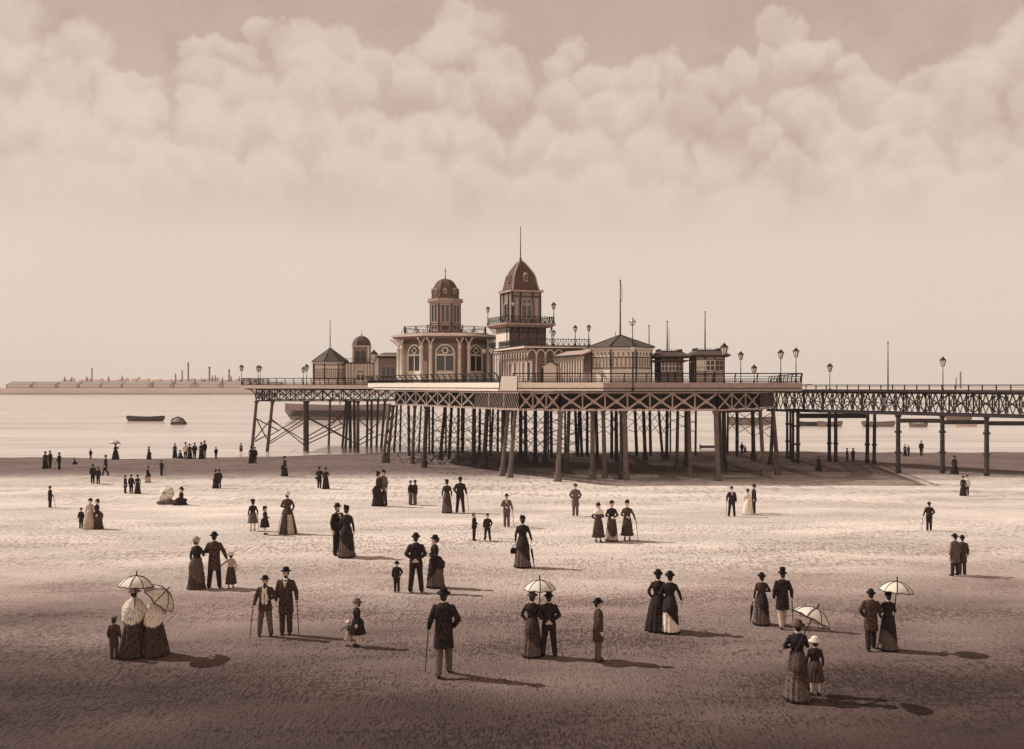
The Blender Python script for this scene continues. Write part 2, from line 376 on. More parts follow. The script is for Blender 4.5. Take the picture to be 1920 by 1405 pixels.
# ------------------------------------------------------------------ pier structure
def xp(px, d): return Vector((X(px,d), d, 0))
def up(v, z): return Vector((v.x, v.y, z))
def rosette(mb, c, u, nrm, r):
    """pierced boss: a ring plate with four small points"""
    c=Vector(c); z=Vector((0,0,1)); k=10; o=[];i2=[]
    for t in range(k):
        a=2*PI*t/k; o.append(c+u*(math.cos(a)*r)+z*(math.sin(a)*r)+nrm*0.05); i2.append(c+u*(math.cos(a)*r*0.45)+z*(math.sin(a)*r*0.45)+nrm*0.05)
    mb.quads(o+i2,[(t,(t+1)%k,k+(t+1)%k,k+t) for t in range(k)])
    mb.quads([p-nrm*0.04 for p in o]+o,[(t,(t+1)%k,k+(t+1)%k,k+t) for t in range(k)])
    for du,dz in ((1,0),(-1,0),(0,1),(0,-1)):
        b=u*du+z*dz; s=u*dz-z*du if dz==0 or du==0 else u
        s=z if dz==0 else u
        mb.quads([c+b*r*0.8+s*r*0.35+nrm*0.055,c+b*r*0.8-s*r*0.35+nrm*0.055,c+b*r*1.75+nrm*0.055],[(0,1,2)])
def truss(parent, p, q, zb, zt, n, m, kind='x', w=0.09, mchord=None, boards=None, name='girder_panel'):
    p=Vector(p); q=Vector(q); u=(q-p); Ln=u.length; u.normalize(); nrm=Vector((u.y,-u.x,0))
    if nrm.y>0: nrm=-nrm
    for i in range(n):
        a=p+u*(Ln*i/n); b=p+u*(Ln*(i+1)/n); mb=MB()
        A=up(a,zb+0.06); B=up(b,zb+0.06); A2=up(a,zt-0.06); B2=up(b,zt-0.06)
        mb.bar(up(a,zb),up(a,zt),0.09,0.11)
        if kind=='x' or kind=='rose':
            o=nrm*0.03
            mb.bar(A+o,B2+o,0.03,w,up=(0,0,1)); mb.bar(B-o*0.2,A2-o*0.2,0.03,w)
            if kind=='rose': rosette(mb,(A+B2)/2+o,u,nrm,0.13)
            else: mb.bar(up((a+b)/2,(zb+zt)/2)-u*Ln/n*0.3,up((a+b)/2,(zb+zt)/2)+u*Ln/n*0.3,0.04,0.05)
        elif kind=='bridge':
            md=(a+b)/2; o=nrm*0.04
            mb.bar(A+o,up(md,zt-0.05)+o,0.04,w); mb.bar(up(md,zt-0.05)-o,B-o,0.04,w)
            mb.bar(A2-o*0.5,up(md,zb+0.05)-o*0.5,0.03,w*0.7); mb.bar(up(md,zb+0.05)+o*0.5,B2+o*0.5,0.03,w*0.7)
            zc=(zb+zt)/2; mb.bar(up(a,zc),up(b,zc),0.03,0.04)
            mb.bar(up(a+u*0.16,zb),up(a+u*0.16,zt),0.05,0.06)
        elif kind=='hatch':
            k=9
            for j in range(-2,k):
                s0=max(0,j/k); s1=min(1,(j+2.2)/k)
                f0=(s0-j/k)/(2.2/k); f1=(s1-j/k)/(2.2/k)
                if s1>s0:
                    mb.bar(up(a.lerp(b,s0),zb+0.05+(zt-zb-0.1)*f0)+nrm*0.03,up(a.lerp(b,s1),zb+0.05+(zt-zb-0.1)*f1)+nrm*0.03,0.02,0.035)
        o=mb.build(name,m,parent)
    mc=mchord or m
    MB().bar(up(p,zb),up(q,zb),0.16,0.12).build('bottom_chord',mc,parent)
    MB().bar(up(p,zt),up(q,zt),0.16,0.12).build('top_chord',mc,parent)
    if boards:
        MB().bar(up(p,(zb+zt)/2)-nrm*0.14,up(q,(zb+zt)/2)-nrm*0.14,0.04,zt-zb-0.16).build('shade_board',M['back'],parent)  # black sheet painting the underside shade seen through the lattice
    MB().bar(up(q,zb),up(q,zt),0.09,0.11).build('end_post',m,parent)
def pile(parent, top, base, r, m, foot=True, rings=False, sink=0.4):
    top=Vector(top); base=Vector(base); mb=MB(); d=(base-top)
    end=base+d.normalized()*sink
    mb.tube(top,end,r*0.86,r,12)
    # flanged joints and cap
    mb.tube(top,top+d*0.04,r*1.35,r*1.15,12)
    o=mb.build('pile',m,parent)
    if foot: MB().tube(base-d.normalized()*0.52,base+d.normalized()*0.1,r*1.35,r*1.6,12).tube(base-d.normalized()*0.60,base-d.normalized()*0.5,r*1.6,r*1.5,12).build('foot_collar',m,o)
    if rings:
        for t in (0.27,0.62,0.93): MB().tube(top.lerp(base,t),top.lerp(base,t+0.035),r*1.4,r*1.4,12).build('flange',m,o)
    return o
def polyslab(mb, pts, z0, z1):
    n=len(pts); vs=[up(p,z0) for p in pts]+[up(p,z1) for p in pts]
    mb.quads(vs,[tuple(range(n))[::-1],tuple(range(n,2*n))]+[(i,(i+1)%n,n+(i+1)%n,n+i) for i in range(n)])
    return mb

ZB,ZT=3.62,4.86
main=empty('seaside_pier',(0,0,0)); tag(main,'large iron pier head on raked piles carrying the domed pavilions','pier')
# deck outline (anticlockwise from front left)
D0=xp(702,92); D1=xp(938,70); D2=xp(1503,70); D3=Vector((24.8,98,0)); D4=Vector((24.8,116,0)); D5=Vector((-13.6,116,0)); D6=Vector((-13.6,96,0))
mb=MB(); y=70.15
def xb(y):
    if y<92: xl_=D1.x+(D0.x-D1.x)*(y-70)/22
    elif y<96: xl_=D0.x+(D6.x-D0.x)*(y-92)/4
    else: xl_=D6.x
    return xl_, (D2.x+(D3.x-D2.x)*(y-70)/28 if y<98 else D3.x)
while y<116:      # open planking with gaps the light falls through
    a,c=xb(y); mb.box((a,y,5.47),(c,y+.25,5.55)); y+=.37
for j in range(4): mb.bar((-12+j*11,116,5.44),(3+j*6,71+0*j,5.44),.12,.055) if j>0 else None
mb.build('deck',M['deck'],main)
inner=[D0+Vector((0.5,.8,0)),D1+Vector((.3,.8,0)),D2+Vector((-.6,.8,0)),D3-Vector((.6,0,0)),D4-Vector((.6,.5,0)),D5+Vector((.5,-.5,0)),D6+Vector((.5,0,0))]
mb=MB()
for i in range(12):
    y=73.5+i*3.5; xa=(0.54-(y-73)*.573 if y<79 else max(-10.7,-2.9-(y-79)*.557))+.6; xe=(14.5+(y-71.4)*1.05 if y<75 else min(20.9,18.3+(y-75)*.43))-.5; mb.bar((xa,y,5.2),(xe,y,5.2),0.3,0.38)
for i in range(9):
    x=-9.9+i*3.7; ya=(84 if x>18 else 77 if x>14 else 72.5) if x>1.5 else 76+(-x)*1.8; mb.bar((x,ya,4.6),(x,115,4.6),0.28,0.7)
mb.build('joist',M['back'],main)  # joist colour blackened so the underside reads as shade
def fascia(p,q,z0,z1,m,off=0.0,t=0.08,name='fascia_board'):
    u=(q-p).normalized(); nrm=Vector((u.y,-u.x,0)); nrm = nrm if nrm.y<0 or (abs(nrm.y)<1e-6 and nrm.x>0) else -nrm
    return MB().bar(up(p,(z0+z1)/2)+nrm*off,up(q,(z0+z1)/2)+nrm*off,t,z1-z0).build(name,m,main)
DX=xp(1131,70)
M['fb']=mat('brown_fascia',(0.31,0.23,0.205),.75,.2,3)
for p,q,mm in ((D0,D1,'cream'),(D1,DX,'cream'),(DX,D2,'fb')):
    fascia(p,q,5.20,5.56,M[mm],0.06)
    fascia(p,q,5.13,5.20,M['black'],0.0,0.12)
    fascia(p,q,4.98,5.13,M['lattl' if mm=='cream' else 'fb'],0.04)
for p,q in ((D2,D3),):
    MB().bar(up(p,5.36),up(q,5.36),0.08,0.38).build('fascia_board',M['latt'],main)
MB().bar(up(D0,5.36),up(D6,5.36),0.08,0.38).build('fascia_board',M['cream'],main)
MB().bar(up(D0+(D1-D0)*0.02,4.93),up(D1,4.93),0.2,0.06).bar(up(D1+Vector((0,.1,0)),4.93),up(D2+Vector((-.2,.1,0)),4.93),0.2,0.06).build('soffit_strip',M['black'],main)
# girders round the head
g=[xp(742,93),xp(890,79),xp(974,73),xp(1050,71.4),xp(1345,71.4),xp(1423,75),xp(1450,81),xp(1442,94)]
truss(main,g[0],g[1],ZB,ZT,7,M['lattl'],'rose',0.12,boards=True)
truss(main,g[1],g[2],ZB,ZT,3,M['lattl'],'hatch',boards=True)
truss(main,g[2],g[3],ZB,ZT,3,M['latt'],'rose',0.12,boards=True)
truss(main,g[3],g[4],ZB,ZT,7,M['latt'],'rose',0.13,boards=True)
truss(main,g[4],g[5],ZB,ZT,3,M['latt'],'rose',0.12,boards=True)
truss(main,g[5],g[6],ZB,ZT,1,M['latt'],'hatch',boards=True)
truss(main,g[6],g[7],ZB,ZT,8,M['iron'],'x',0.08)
truss(main,g[0],Vector((-10.9,112,0)),ZB,ZT,12,M['iron'],'x',0.08)
# piles: (px at top, px at foot, py at foot, tone, width factor)
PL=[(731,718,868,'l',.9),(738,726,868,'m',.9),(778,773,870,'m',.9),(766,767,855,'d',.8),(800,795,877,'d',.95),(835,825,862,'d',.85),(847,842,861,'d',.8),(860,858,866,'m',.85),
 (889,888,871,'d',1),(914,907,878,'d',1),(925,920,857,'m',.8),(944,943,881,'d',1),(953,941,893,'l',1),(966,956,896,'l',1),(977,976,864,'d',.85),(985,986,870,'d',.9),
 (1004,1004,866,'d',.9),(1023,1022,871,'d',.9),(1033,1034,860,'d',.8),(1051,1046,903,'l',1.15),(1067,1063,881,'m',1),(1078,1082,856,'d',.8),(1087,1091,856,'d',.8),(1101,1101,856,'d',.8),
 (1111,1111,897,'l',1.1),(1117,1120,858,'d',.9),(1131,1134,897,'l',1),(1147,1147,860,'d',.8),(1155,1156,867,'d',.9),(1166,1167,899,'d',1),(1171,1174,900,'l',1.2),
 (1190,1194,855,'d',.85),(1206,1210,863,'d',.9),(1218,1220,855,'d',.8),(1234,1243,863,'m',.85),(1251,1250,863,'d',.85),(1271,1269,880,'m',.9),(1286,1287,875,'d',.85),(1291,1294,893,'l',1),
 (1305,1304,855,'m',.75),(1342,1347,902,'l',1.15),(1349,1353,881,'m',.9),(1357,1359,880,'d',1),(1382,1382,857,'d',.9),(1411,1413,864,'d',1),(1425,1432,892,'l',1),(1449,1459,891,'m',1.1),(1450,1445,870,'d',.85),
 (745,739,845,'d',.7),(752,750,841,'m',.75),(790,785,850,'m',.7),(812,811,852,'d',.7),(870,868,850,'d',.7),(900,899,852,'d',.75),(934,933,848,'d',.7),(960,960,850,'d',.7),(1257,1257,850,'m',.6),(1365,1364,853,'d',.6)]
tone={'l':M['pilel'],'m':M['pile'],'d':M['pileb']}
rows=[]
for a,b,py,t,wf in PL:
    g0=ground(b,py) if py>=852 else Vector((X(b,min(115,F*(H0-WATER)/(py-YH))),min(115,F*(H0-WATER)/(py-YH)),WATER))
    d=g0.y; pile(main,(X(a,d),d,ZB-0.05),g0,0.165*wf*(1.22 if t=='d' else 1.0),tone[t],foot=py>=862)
    rows.append((a,b,d,g0))
# cross heads (dark) tying pile tops
MB().bar((X(1347,75),75,3.45),(X(1425,78),78,3.45),0.25,0.24).build('cross_head',M['pileb'],main)
# wrought bracing between the rear piles
mb=MB(); rr=sorted([r for r in rows if r[2]>88],key=lambda r:r[0]); rng=random.Random(3)
for a,b in zip(rr,rr[1:]):
    if b[0]-a[0]>48: continue
    for k in range(4 if a[0]<1045 else 2):
        t0=0.12+0.2*k+rng.random()*0.05; t1=t0+0.22
        P=lambda r,t: Vector((X(r[0],r[2]),r[2],ZB)).lerp(r[3],t)
        mb.tube(P(a,t0),P(b,t1),0.032,n=6); mb.tube(P(a,t1),P(b,t0),0.032,n=6)
mb.build('bracing_rod',M['iron'],main)
# slanting diagonals of the inner trestles, further back in the shade
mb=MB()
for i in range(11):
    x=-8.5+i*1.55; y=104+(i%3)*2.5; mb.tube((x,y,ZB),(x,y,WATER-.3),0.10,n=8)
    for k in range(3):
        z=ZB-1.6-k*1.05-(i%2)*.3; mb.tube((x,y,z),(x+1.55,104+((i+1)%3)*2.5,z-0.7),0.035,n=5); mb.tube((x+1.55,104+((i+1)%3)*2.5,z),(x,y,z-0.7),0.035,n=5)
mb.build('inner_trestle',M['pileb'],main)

# landing stage on the left
st=empty('landing_stage',(0,0,0)); tag(st,'low landing stage on tall braced trestles standing in the sea at the left end','pier stage')
SY=112; xl=X(455,SY); xr=-11.6
polyslab(MB(),[Vector((xl,SY-.3,0)),Vector((xr,SY-.3,0)),Vector((xr,124,0)),Vector((xl,124,0))],5.24,5.42).build('deck',M['deck'],st)
MB().box((xl-.05,SY-.44,5.02),(xr,SY-.35,5.38)).box((xl-.14,SY-.44,5.02),(xl-.05,124,5.38)).build('fascia_board',M['cream'],st)
MB().box((xl+.35,SY-.42,4.9),(xr,SY-.36,5.0)).build('lower_strip',M['black'],st)
gA=Vector((X(505,SY),SY,0)); gB=Vector((xr,SY,0)); gC=Vector((X(480,SY),SY,0))
truss(st,gC,gA,ZB+.02,ZT,2,M['iron'],'x',0.10); truss(st,gA,gB,ZB+.02,ZT,13,M['iron'],'x',0.11)
truss(st,gC+Vector((0,.1,0)),gC+Vector((0,10,0)),ZB+.02,ZT,8,M['iron'],'x',0.10); truss(st,gC+Vector((0,10,0)),Vector((xr,122,0)),ZB+.02,ZT,15,M['iron'],'x',0.08)
mb=MB(); pts=[Vector((xl+.9,SY,4.98))]
for k in range(7):
    t=k/6*PI/2; pts.append(Vector((gC.x-0.9*(1-math.sin(t))+0.0,SY,4.95-1.1*(1-math.cos(t)))))
mb.path(pts,0.07); mb.build('curved_bracket',M['iron'],st)
def SP(a,b,py,d,r,t): return pile(st,(X(a,d),d,ZB-.02),(X(b,d),d,Z(py,d)),r,tone[t],foot=False,sink=0.0 if py<838 else 0.5)
for q in ((481,472,847,112,.19,'m'),(511,501,847,112,.19,'m'),(570,570,848,112,.09,'l'),(575,575,849,112,.26,'d'),(619,616,846,122,.15,'m'),(671,671,847,112,.19,'m'),
  (649,642,838,121,.15,'d'),(653,648,838,119,.16,'d'),(656,657,842,118,.2,'d'),(664,665,842,117,.17,'d'),(689,688,838,121,.15,'d'),(697,696,838,120,.15,'d'),(709,706,838,121,.15,'m'),(722,715,838,119,.16,'m')):
    SP(*q)
def brace(lst,name,r=0.07):
    for (x0,y0,x1,y1,d0,d1) in lst: MB().tube((X(x0,d0),d0,Z(y0,d0)),(X(x1,d1),d1,Z(y1,d1)),r,n=6).build(name,M['pile'],st)
brace([(480,784,500,823,111.9,112),(476,826,506,788,111.8,112),(480,785,523,808,112,117),(478,828,500,816,112,113)],'cross_brace')
brace([(508,785,572,836,111.8,111.8),(506,787,570,826,112.1,112),(504,829,570,786,112.2,112.2),(504,833,570,793,112,112),(506,817,570,779,120,118),
       (578,785,670,834,111.8,111.8),(578,783,655,824,112.2,113),(578,818,640,782,112.3,119),(578,825,645,792,112.3,119),(578,832,652,797,112.1,119),
       (674,834,715,814,112,118),(674,826,700,808,112,118),(715,814,727,820,118,112),(620,771,645,800,118,121),(619,800,645,772,118,121),(674,788,700,812,112,119),(689,810,712,790,119,119)],'long_brace',0.062)

# approach bridge on the right
br=empty('pier_bridge',(0,0,0)); tag(br,'lattice girder footbridge on slim flanged columns joining the pier from the right','bridge')
B0=Vector((23.7,94,0)); bu=Vector((.551,-.834,0)); Lb=33.6; B1=B0+bu*Lb; bn=Vector((.834,.551,0))
truss(br,B0,B1,3.12,4.74,32,M['iron'],'bridge',0.10); truss(br,B0+bn*2.6,B1+bn*2.6,3.12,4.74,16,M['iron'],'x',0.09)
MB().bar(up(B0-bu*2-bn*.2,4.88),up(B1-bn*.2,4.88),0.3,0.1).bar(up(B0+bn*1.3-bu*2,4.95),up(B1+bn*1.3,4.95),3.3,0.08).bar(up(B0-bu*2-bn*.1,4.80),up(B1-bn*.1,4.80),0.24,0.12).build('deck',M['iron'],br)
MB().bar(up(B0-bn*.02,3.02),up(B1-bn*.02,3.02),0.35,0.1).build('walkway_sill',M['iron'],br)
for a,b,py,wf in ((1476,1476,861,.8),(1482,1482,862,.75),(1487,1487,868,.8),(1496,1496,869,1.05),(1555,1555,866,1.05),(1567,1567,867,1.05),(1627,1626,869,1.05),(1640,1639,870,1.0),(1684,1684,888,1.15),(1767,1767,888,1.15),(1850,1850,893,1.15),(1935,1936,896,1.15)):
    g0=ground(b,py); pile(br,(X(a,g0.y),g0.y,3.05),g0,0.165*wf,M['pileb'],foot=False,rings=True)
def cb(a,b,py,hh):
    ga=ground(a,868 if a<1650 else 890); gb=ground(b,868 if a<1650 else 890)
    MB().bar((ga.x,ga.y,Z(py,ga.y)),(gb.x,gb.y,Z(py,ga.y)),0.16,hh*ga.y/F).build('tie_beam',M['pileb'],br)
cb(1496,1626,780,9); cb(1684,1767,789,8); cb(1767,1850,792,8); cb(1850,1936,794,8)
cbm=MB()
for (x0,x1) in ((1496,1555),(1626,1684)):
    pass

# ------------------------------------------------------------------ railings
def railing(name,label,pts,z,h,step,lean,group=None,bal=True,m=None,sparse=False):
    root=empty(name,(0,0,0)); tag(root,label,'railing',group); m=m or M['black']
    for p,q in zip(pts,pts[1:]):
        u=(q-p); Ln=u.length; u.normalize(); nr=Vector((u.y,-u.x,0)); nr = nr if nr.y<0 or (abs(nr.y)<1e-3 and nr.x>0) else -nr
        top=nr*lean
        MB().bar(up(p,z+h)+top,up(q,z+h)+top,0.09,0.075).build('handrail',m,root)
        a=MB().bar(up(p,z+h*.68)+top*.5,up(q,z+h*.68)+top*.5,0.035)
        if bal: a.bar(up(p,z+h*.42)+top*.2,up(q,z+h*.42)+top*.2,0.03)
        a.bar(up(p,z+.05),up(q,z+.05),0.05)
        a.build('mid_rail',m,root)
        n=max(1,round(Ln/step))
        for i in range(n+1):
            c=p+u*(Ln*i/n); b=MB()
            pr=[up(c,z),up(c,z+h*.3)+nr*lean*.02,up(c,z+h*.55)+nr*lean*.15,up(c,z+h*.8)+nr*lean*.55,up(c,z+h)+nr*lean]
            for s,e in zip(pr,pr[1:]): b.bar(s,e,0.075)
            b.build('post',m,root)
        if bal:
            b=MB(); k=int(Ln/0.13)
            for i in range(k):
                c=p+u*(Ln*(i+.3)/k); b.bar(up(c,z+.05),up(c+u*0.05,z+h*.42)+nr*lean*.18,0.034)
            o=b.build('baluster_row',m,root)
    return root
g_r='iron railings round the pier'
railing('pier_railing','long straight leaning iron railing along the front edge of the pier head',[D1+Vector((.9,0.05,0)),D2+Vector((0,.05,0))],5.57,0.62,1.5,0.24,g_r)
railing('pier_railing','leaning iron railing on the slanting left side of the pier head below the domed pavilion',[D6,D0,D1+Vector((-.1,0.05,0))],5.57,0.64,1.15,0.26,g_r)
railing('pier_railing','low iron railing along the landing stage over the sea',[Vector((xl,SY-.3,0)),Vector((xr,SY-.3,0))],5.42,0.70,0.98,0.30,g_r)
railing('pier_railing','thin plain handrail along the top of the approach bridge',[B0-bu*2-bn*.2,B1-bn*.2],4.93,0.46,1.1,0.0,g_r,bal=False)
railing('pier_railing','short plain railing running back from the right front corner of the pier',[D2+Vector((0,.3,0)),D3],5.57,0.62,3.0,0.1,g_r,bal=False)
railing('pier_railing','short plain railing running back along the seaward end of the landing stage',[Vector((xl,SY,0)),Vector((xl,124,0))],5.42,0.62,3.0,0.1,g_r,bal=False)
# blank notice board on the corner
nb=empty('notice_board',(X(953,69.6),69.62,5.0)); tag(nb,'blank white notice board hung over the railing at the pier corner','notice board')
MB().quads([(-.60,-.12,.02),(.58,-.12,.02),(.62,-.10,1.0),(-.47,-.10,1.0),(-.60,-.06,.02),(.58,-.06,.02),(.62,-.04,1.0),(-.47,-.04,1.0)],[(0,1,2,3),(7,6,5,4),(0,4,5,1),(1,5,6,2),(2,6,7,3),(3,7,4,0)]).build('board',M['white'],nb)
MB().bar((-.65,-.1,-.02),(-.50,-.08,1.05),.06).bar((.62,-.1,-.02),(.66,-.08,1.05),.06).build('frame',M['black'],nb)

# ------------------------------------------------------------------ lamps and poles
def lamp(px,d,ytop,zbase,label,s=1.0,globe=False):
    zt=Z(ytop,d); h=zt-zbase; root=empty('street_lamp',(X(px,d),d,zbase)); tag(root,label,'street lamp','gas lamps on the pier')
    L_=0.72*s; pz=h-L_
    mb=MB().lathe([(.09,0),(.09,.12),(.05,.2),(.04,.24),(.032,pz*.6),(.045,pz*.62),(.03,pz*.65),(.026,pz-.02),(.05,pz),(.03,pz+.02)],n=10)
    mb.build('pole',M['black'],root)
    ln=MB()
    if globe: ln.ell((0,0,pz+.25*s),(.2*s,.2*s,.22*s),12,8)
    else: ln.lathe([(.10*s,pz+.03),(.21*s,pz+.42*s)],n=6,smooth=False)
    lo=ln.build('lantern_glass',M['lglass'],root)
    fr=MB()
    if not globe:
        for i in range(6):
            a=2*PI*i/6; fr.bar((math.cos(a)*.10*s,math.sin(a)*.10*s,pz+.02),(math.cos(a)*.215*s,math.sin(a)*.215*s,pz+.43*s),.028*s)
        fr.lathe([(.12*s,pz),(.11*s,pz+.04)],n=6,smooth=False).lathe([(.25*s,pz+.42*s),(.25*s,pz+.45*s),(.09*s,pz+.60*s),(.07*s,pz+.64*s),(.02*s,pz+.66*s),(.02*s,pz+.72*s)],n=6,smooth=False)
    else:
        fr.lathe([(.12*s,pz),(.12*s,pz+.05)],n=10).lathe([(.2*s,pz+.24*s),(.21*s,pz+.24*s),(.21*s,pz+.27*s),(.2*s,pz+.27*s)],n=12).lathe([(.1*s,pz+.45*s),(.02*s,pz+.5*s),(.01*s,pz+.6*s)],n=8)
        for i in range(4):
            a=PI*i/2; fr.tube((math.cos(a)*.2*s,math.sin(a)*.2*s,pz+.1*s),(math.cos(a)*.2*s,math.sin(a)*.2*s,pz+.4*s),.015*s,n=5)
    fr.build('lantern_frame',M['black'],root)
    return root
lamp(453,112.1,683,5.42,'gas lamp at the far left end of the landing stage',1.1)
lamp(484,114,684,5.42,'gas lamp on the landing stage, left one of a close pair',1.1)
lamp(488,121,685,5.42,'gas lamp on the landing stage, right one of a close pair, set further back',1.0)
lamp(569,121,687,5.42,'shorter gas lamp just left of the octagonal shelter on the landing stage',1.1)
lamp(575,113,682,5.42,'taller gas lamp just left of the octagonal shelter on the landing stage',1.15)
lamp(701,95,655,5.55,'gas lamp between the small turret and the low flat roofed pavilion',1.6)
lamp(1464,72,654,5.55,'left one of the two tall gas lamps at the right end of the pier head',1.0)
lamp(1492.5,71,651,5.55,'right one of the two tall gas lamps at the right end of the pier head',1.0)
lamp(1358,74,642,5.55,'large gas lamp beside the right hand kiosk',1.3)
lamp(1389,80,658,5.55,'gas lamp standing alone a little right of the large lamp beside the kiosk',1.0)
lamp(1414,92,683,5.55,'short gas lamp peeping over the railing at the middle of the right end',1.2)
lamp(1351,96,687,5.55,'smallest gas lamp low beside the right hand kiosk wall',1.1)
lamp(1556,86.6,680,4.93,'gas lamp on the bridge next to the pier head',1.1)
lamp(1768,78.2,668,4.93,'gas lamp on the bridge near the right edge',1.1)
lamp(1186,70.2,591,5.0,'tallest lamp with a round globe in front of the octagonal shelter',1.0,True)
lamp(1187,69.8,643,5.0,'lantern lamp with a boxed glass directly before the globe lamp and octagonal shelter',.95)
lamp(908,84,648,5.55,'gas lamp under the canopy edge right of the domed pavilion, left of a pair',1.0)
lamp(922,80,646,5.55,'gas lamp right of the domed pavilion before the arcade, right of a pair',1.1)

def flagpole(px,d,ytop,zbase,label,r=0.045,halyard=False):
    h=Z(ytop,d)-zbase; root=empty('flagpole',(X(px,d),d,zbase)); tag(root,label,'flagpole','bare flagpoles')
    MB().tube((0,0,0),(0,0,h),r*1.3,r*.6,8).build('pole',M['black'],root)
    MB().ell((0,0,h+.03),(r*1.4,r*1.4,r*1.3),8,6).build('truck',M['black'],root)
    if halyard:
        pts=[Vector((.02,0,h-.05)),Vector((.10,0,h-.5)),Vector((.13,0,h-1.2)),Vector((.11,0,h-1.55)),Vector((.03,0,h-1.5))]
        MB().path(pts,.02,5).build('halyard',M['black'],root)
    return root
# ------------------------------------------------------------------ buildings
def arch_window(parent,name,w_,h,m_frame,m_glass,loc,rz,door=False,dep=0.06):
    """arched opening: dark leaves, fan light with a round eye, moulded surround; local x along the wall, -y outwards"""
    fr=MB(); r=w_/2; hs=h-r; k=14
    arc=[Vector((-math.cos(PI*i/k)*r,0,hs+math.sin(PI*i/k)*r)) for i in range(k+1)]
    pl=MB(); pts=[Vector((-r,-.02,0)),Vector((r,-.02,0))]+[Vector((a.x,-.02,a.z)) for a in arc[::-1]]
    pl.quads(pts,[tuple(range(len(pts)))])
    o=pl.build(name,m_glass,parent,loc,rz)
    def frame(R0,R1,y0,y1):
        a0=[Vector((-math.cos(PI*i/k)*R0,0,hs+math.sin(PI*i/k)*R0)) for i in range(k+1)]
        a1=[Vector((-math.cos(PI*i/k)*R1,0,hs+math.sin(PI*i/k)*R1)) for i in range(k+1)]
        a0=[Vector((-R0,0,0))]+a0+[Vector((R0,0,0))]; a1=[Vector((-R1,0,0))]+a1+[Vector((R1,0,0))]; n=len(a0)
        f=[Vector((v.x,y1,v.z)) for v in a0+a1]; b=[Vector((v.x,y0,v.z)) for v in a0+a1]
        fr.quads(f,[(i,i+1,n+i+1,n+i) for i in range(n-1)])
        fr.quads(f+b,[(n+i,n+i+1,3*n+i+1,3*n+i) for i in range(n-1)]+[(i+1,i,2*n+i,2*n+i+1) for i in range(n-1)])
    frame(r*0.99,r*1.16,0.0,-dep)
    fr.box((-r,-dep,hs-.05*h),(r,-.03,hs+.0)); fr.box((-.04,-dep*.8,0),(.04,-.03,hs-.05))
    for s in (-1,1): fr.box((s*r*.5-r*.45,-dep*.6,0),(s*r*.5+r*.45,-.03,hs*.42 if door else hs*.06))
    # fan light: round eye
    ring=[]; c=Vector((0,-dep*.8,hs+r*.42)); q=12
    o1=[c+Vector((math.cos(2*PI*i/q)*r*.40,0,math.sin(2*PI*i/q)*r*.40)) for i in range(q)]; o2=[c+Vector((math.cos(2*PI*i/q)*r*.26,0,math.sin(2*PI*i/q)*r*.26)) for i in range(q)]
    fr.quads(o1+o2,[((i+1)%q,i,q+i,q+(i+1)%q) for i in range(q)])
    fr.bar((-r*.95,-dep*.6,hs+.05),(-r*.35,-dep*.6,hs+r*.45),.03); fr.bar((r*.95,-dep*.6,hs+.05),(r*.35,-dep*.6,hs+r*.45),.03)
    fr.build('frame',m_frame,o)
    return o
def sash(parent,name,w_,h,nx,nz,loc,rz,mf,mg,t=.05):
    o=MB().quads([(-w_/2,-.02,0),(w_/2,-.02,0),(w_/2,-.02,h),(-w_/2,-.02,h)],[(0,1,2,3)]).build(name,mg,parent,loc,rz)
    f=MB()
    for i in range(nx+1): f.box((-w_/2+w_*i/nx-t/2,-.07,-t/2),(-w_/2+w_*i/nx+t/2,-.022,h+t/2))
    for j in range(nz+1): f.box((-w_/2,-.065,h*j/nz-t/2),(w_/2,-.024,h*j/nz+t/2))
    f.build('frame',mf,o); return o
def face_pos(c,Rr,i,n,ph):
    a=ph+2*PI*(i+.5)/n; ap=Rr*math.cos(PI/n); p=Vector((c[0]+math.cos(a)*ap,c[1]+math.sin(a)*ap)); return p,a+PI/2
def in_view(a_out): return math.sin(a_out)<0.25

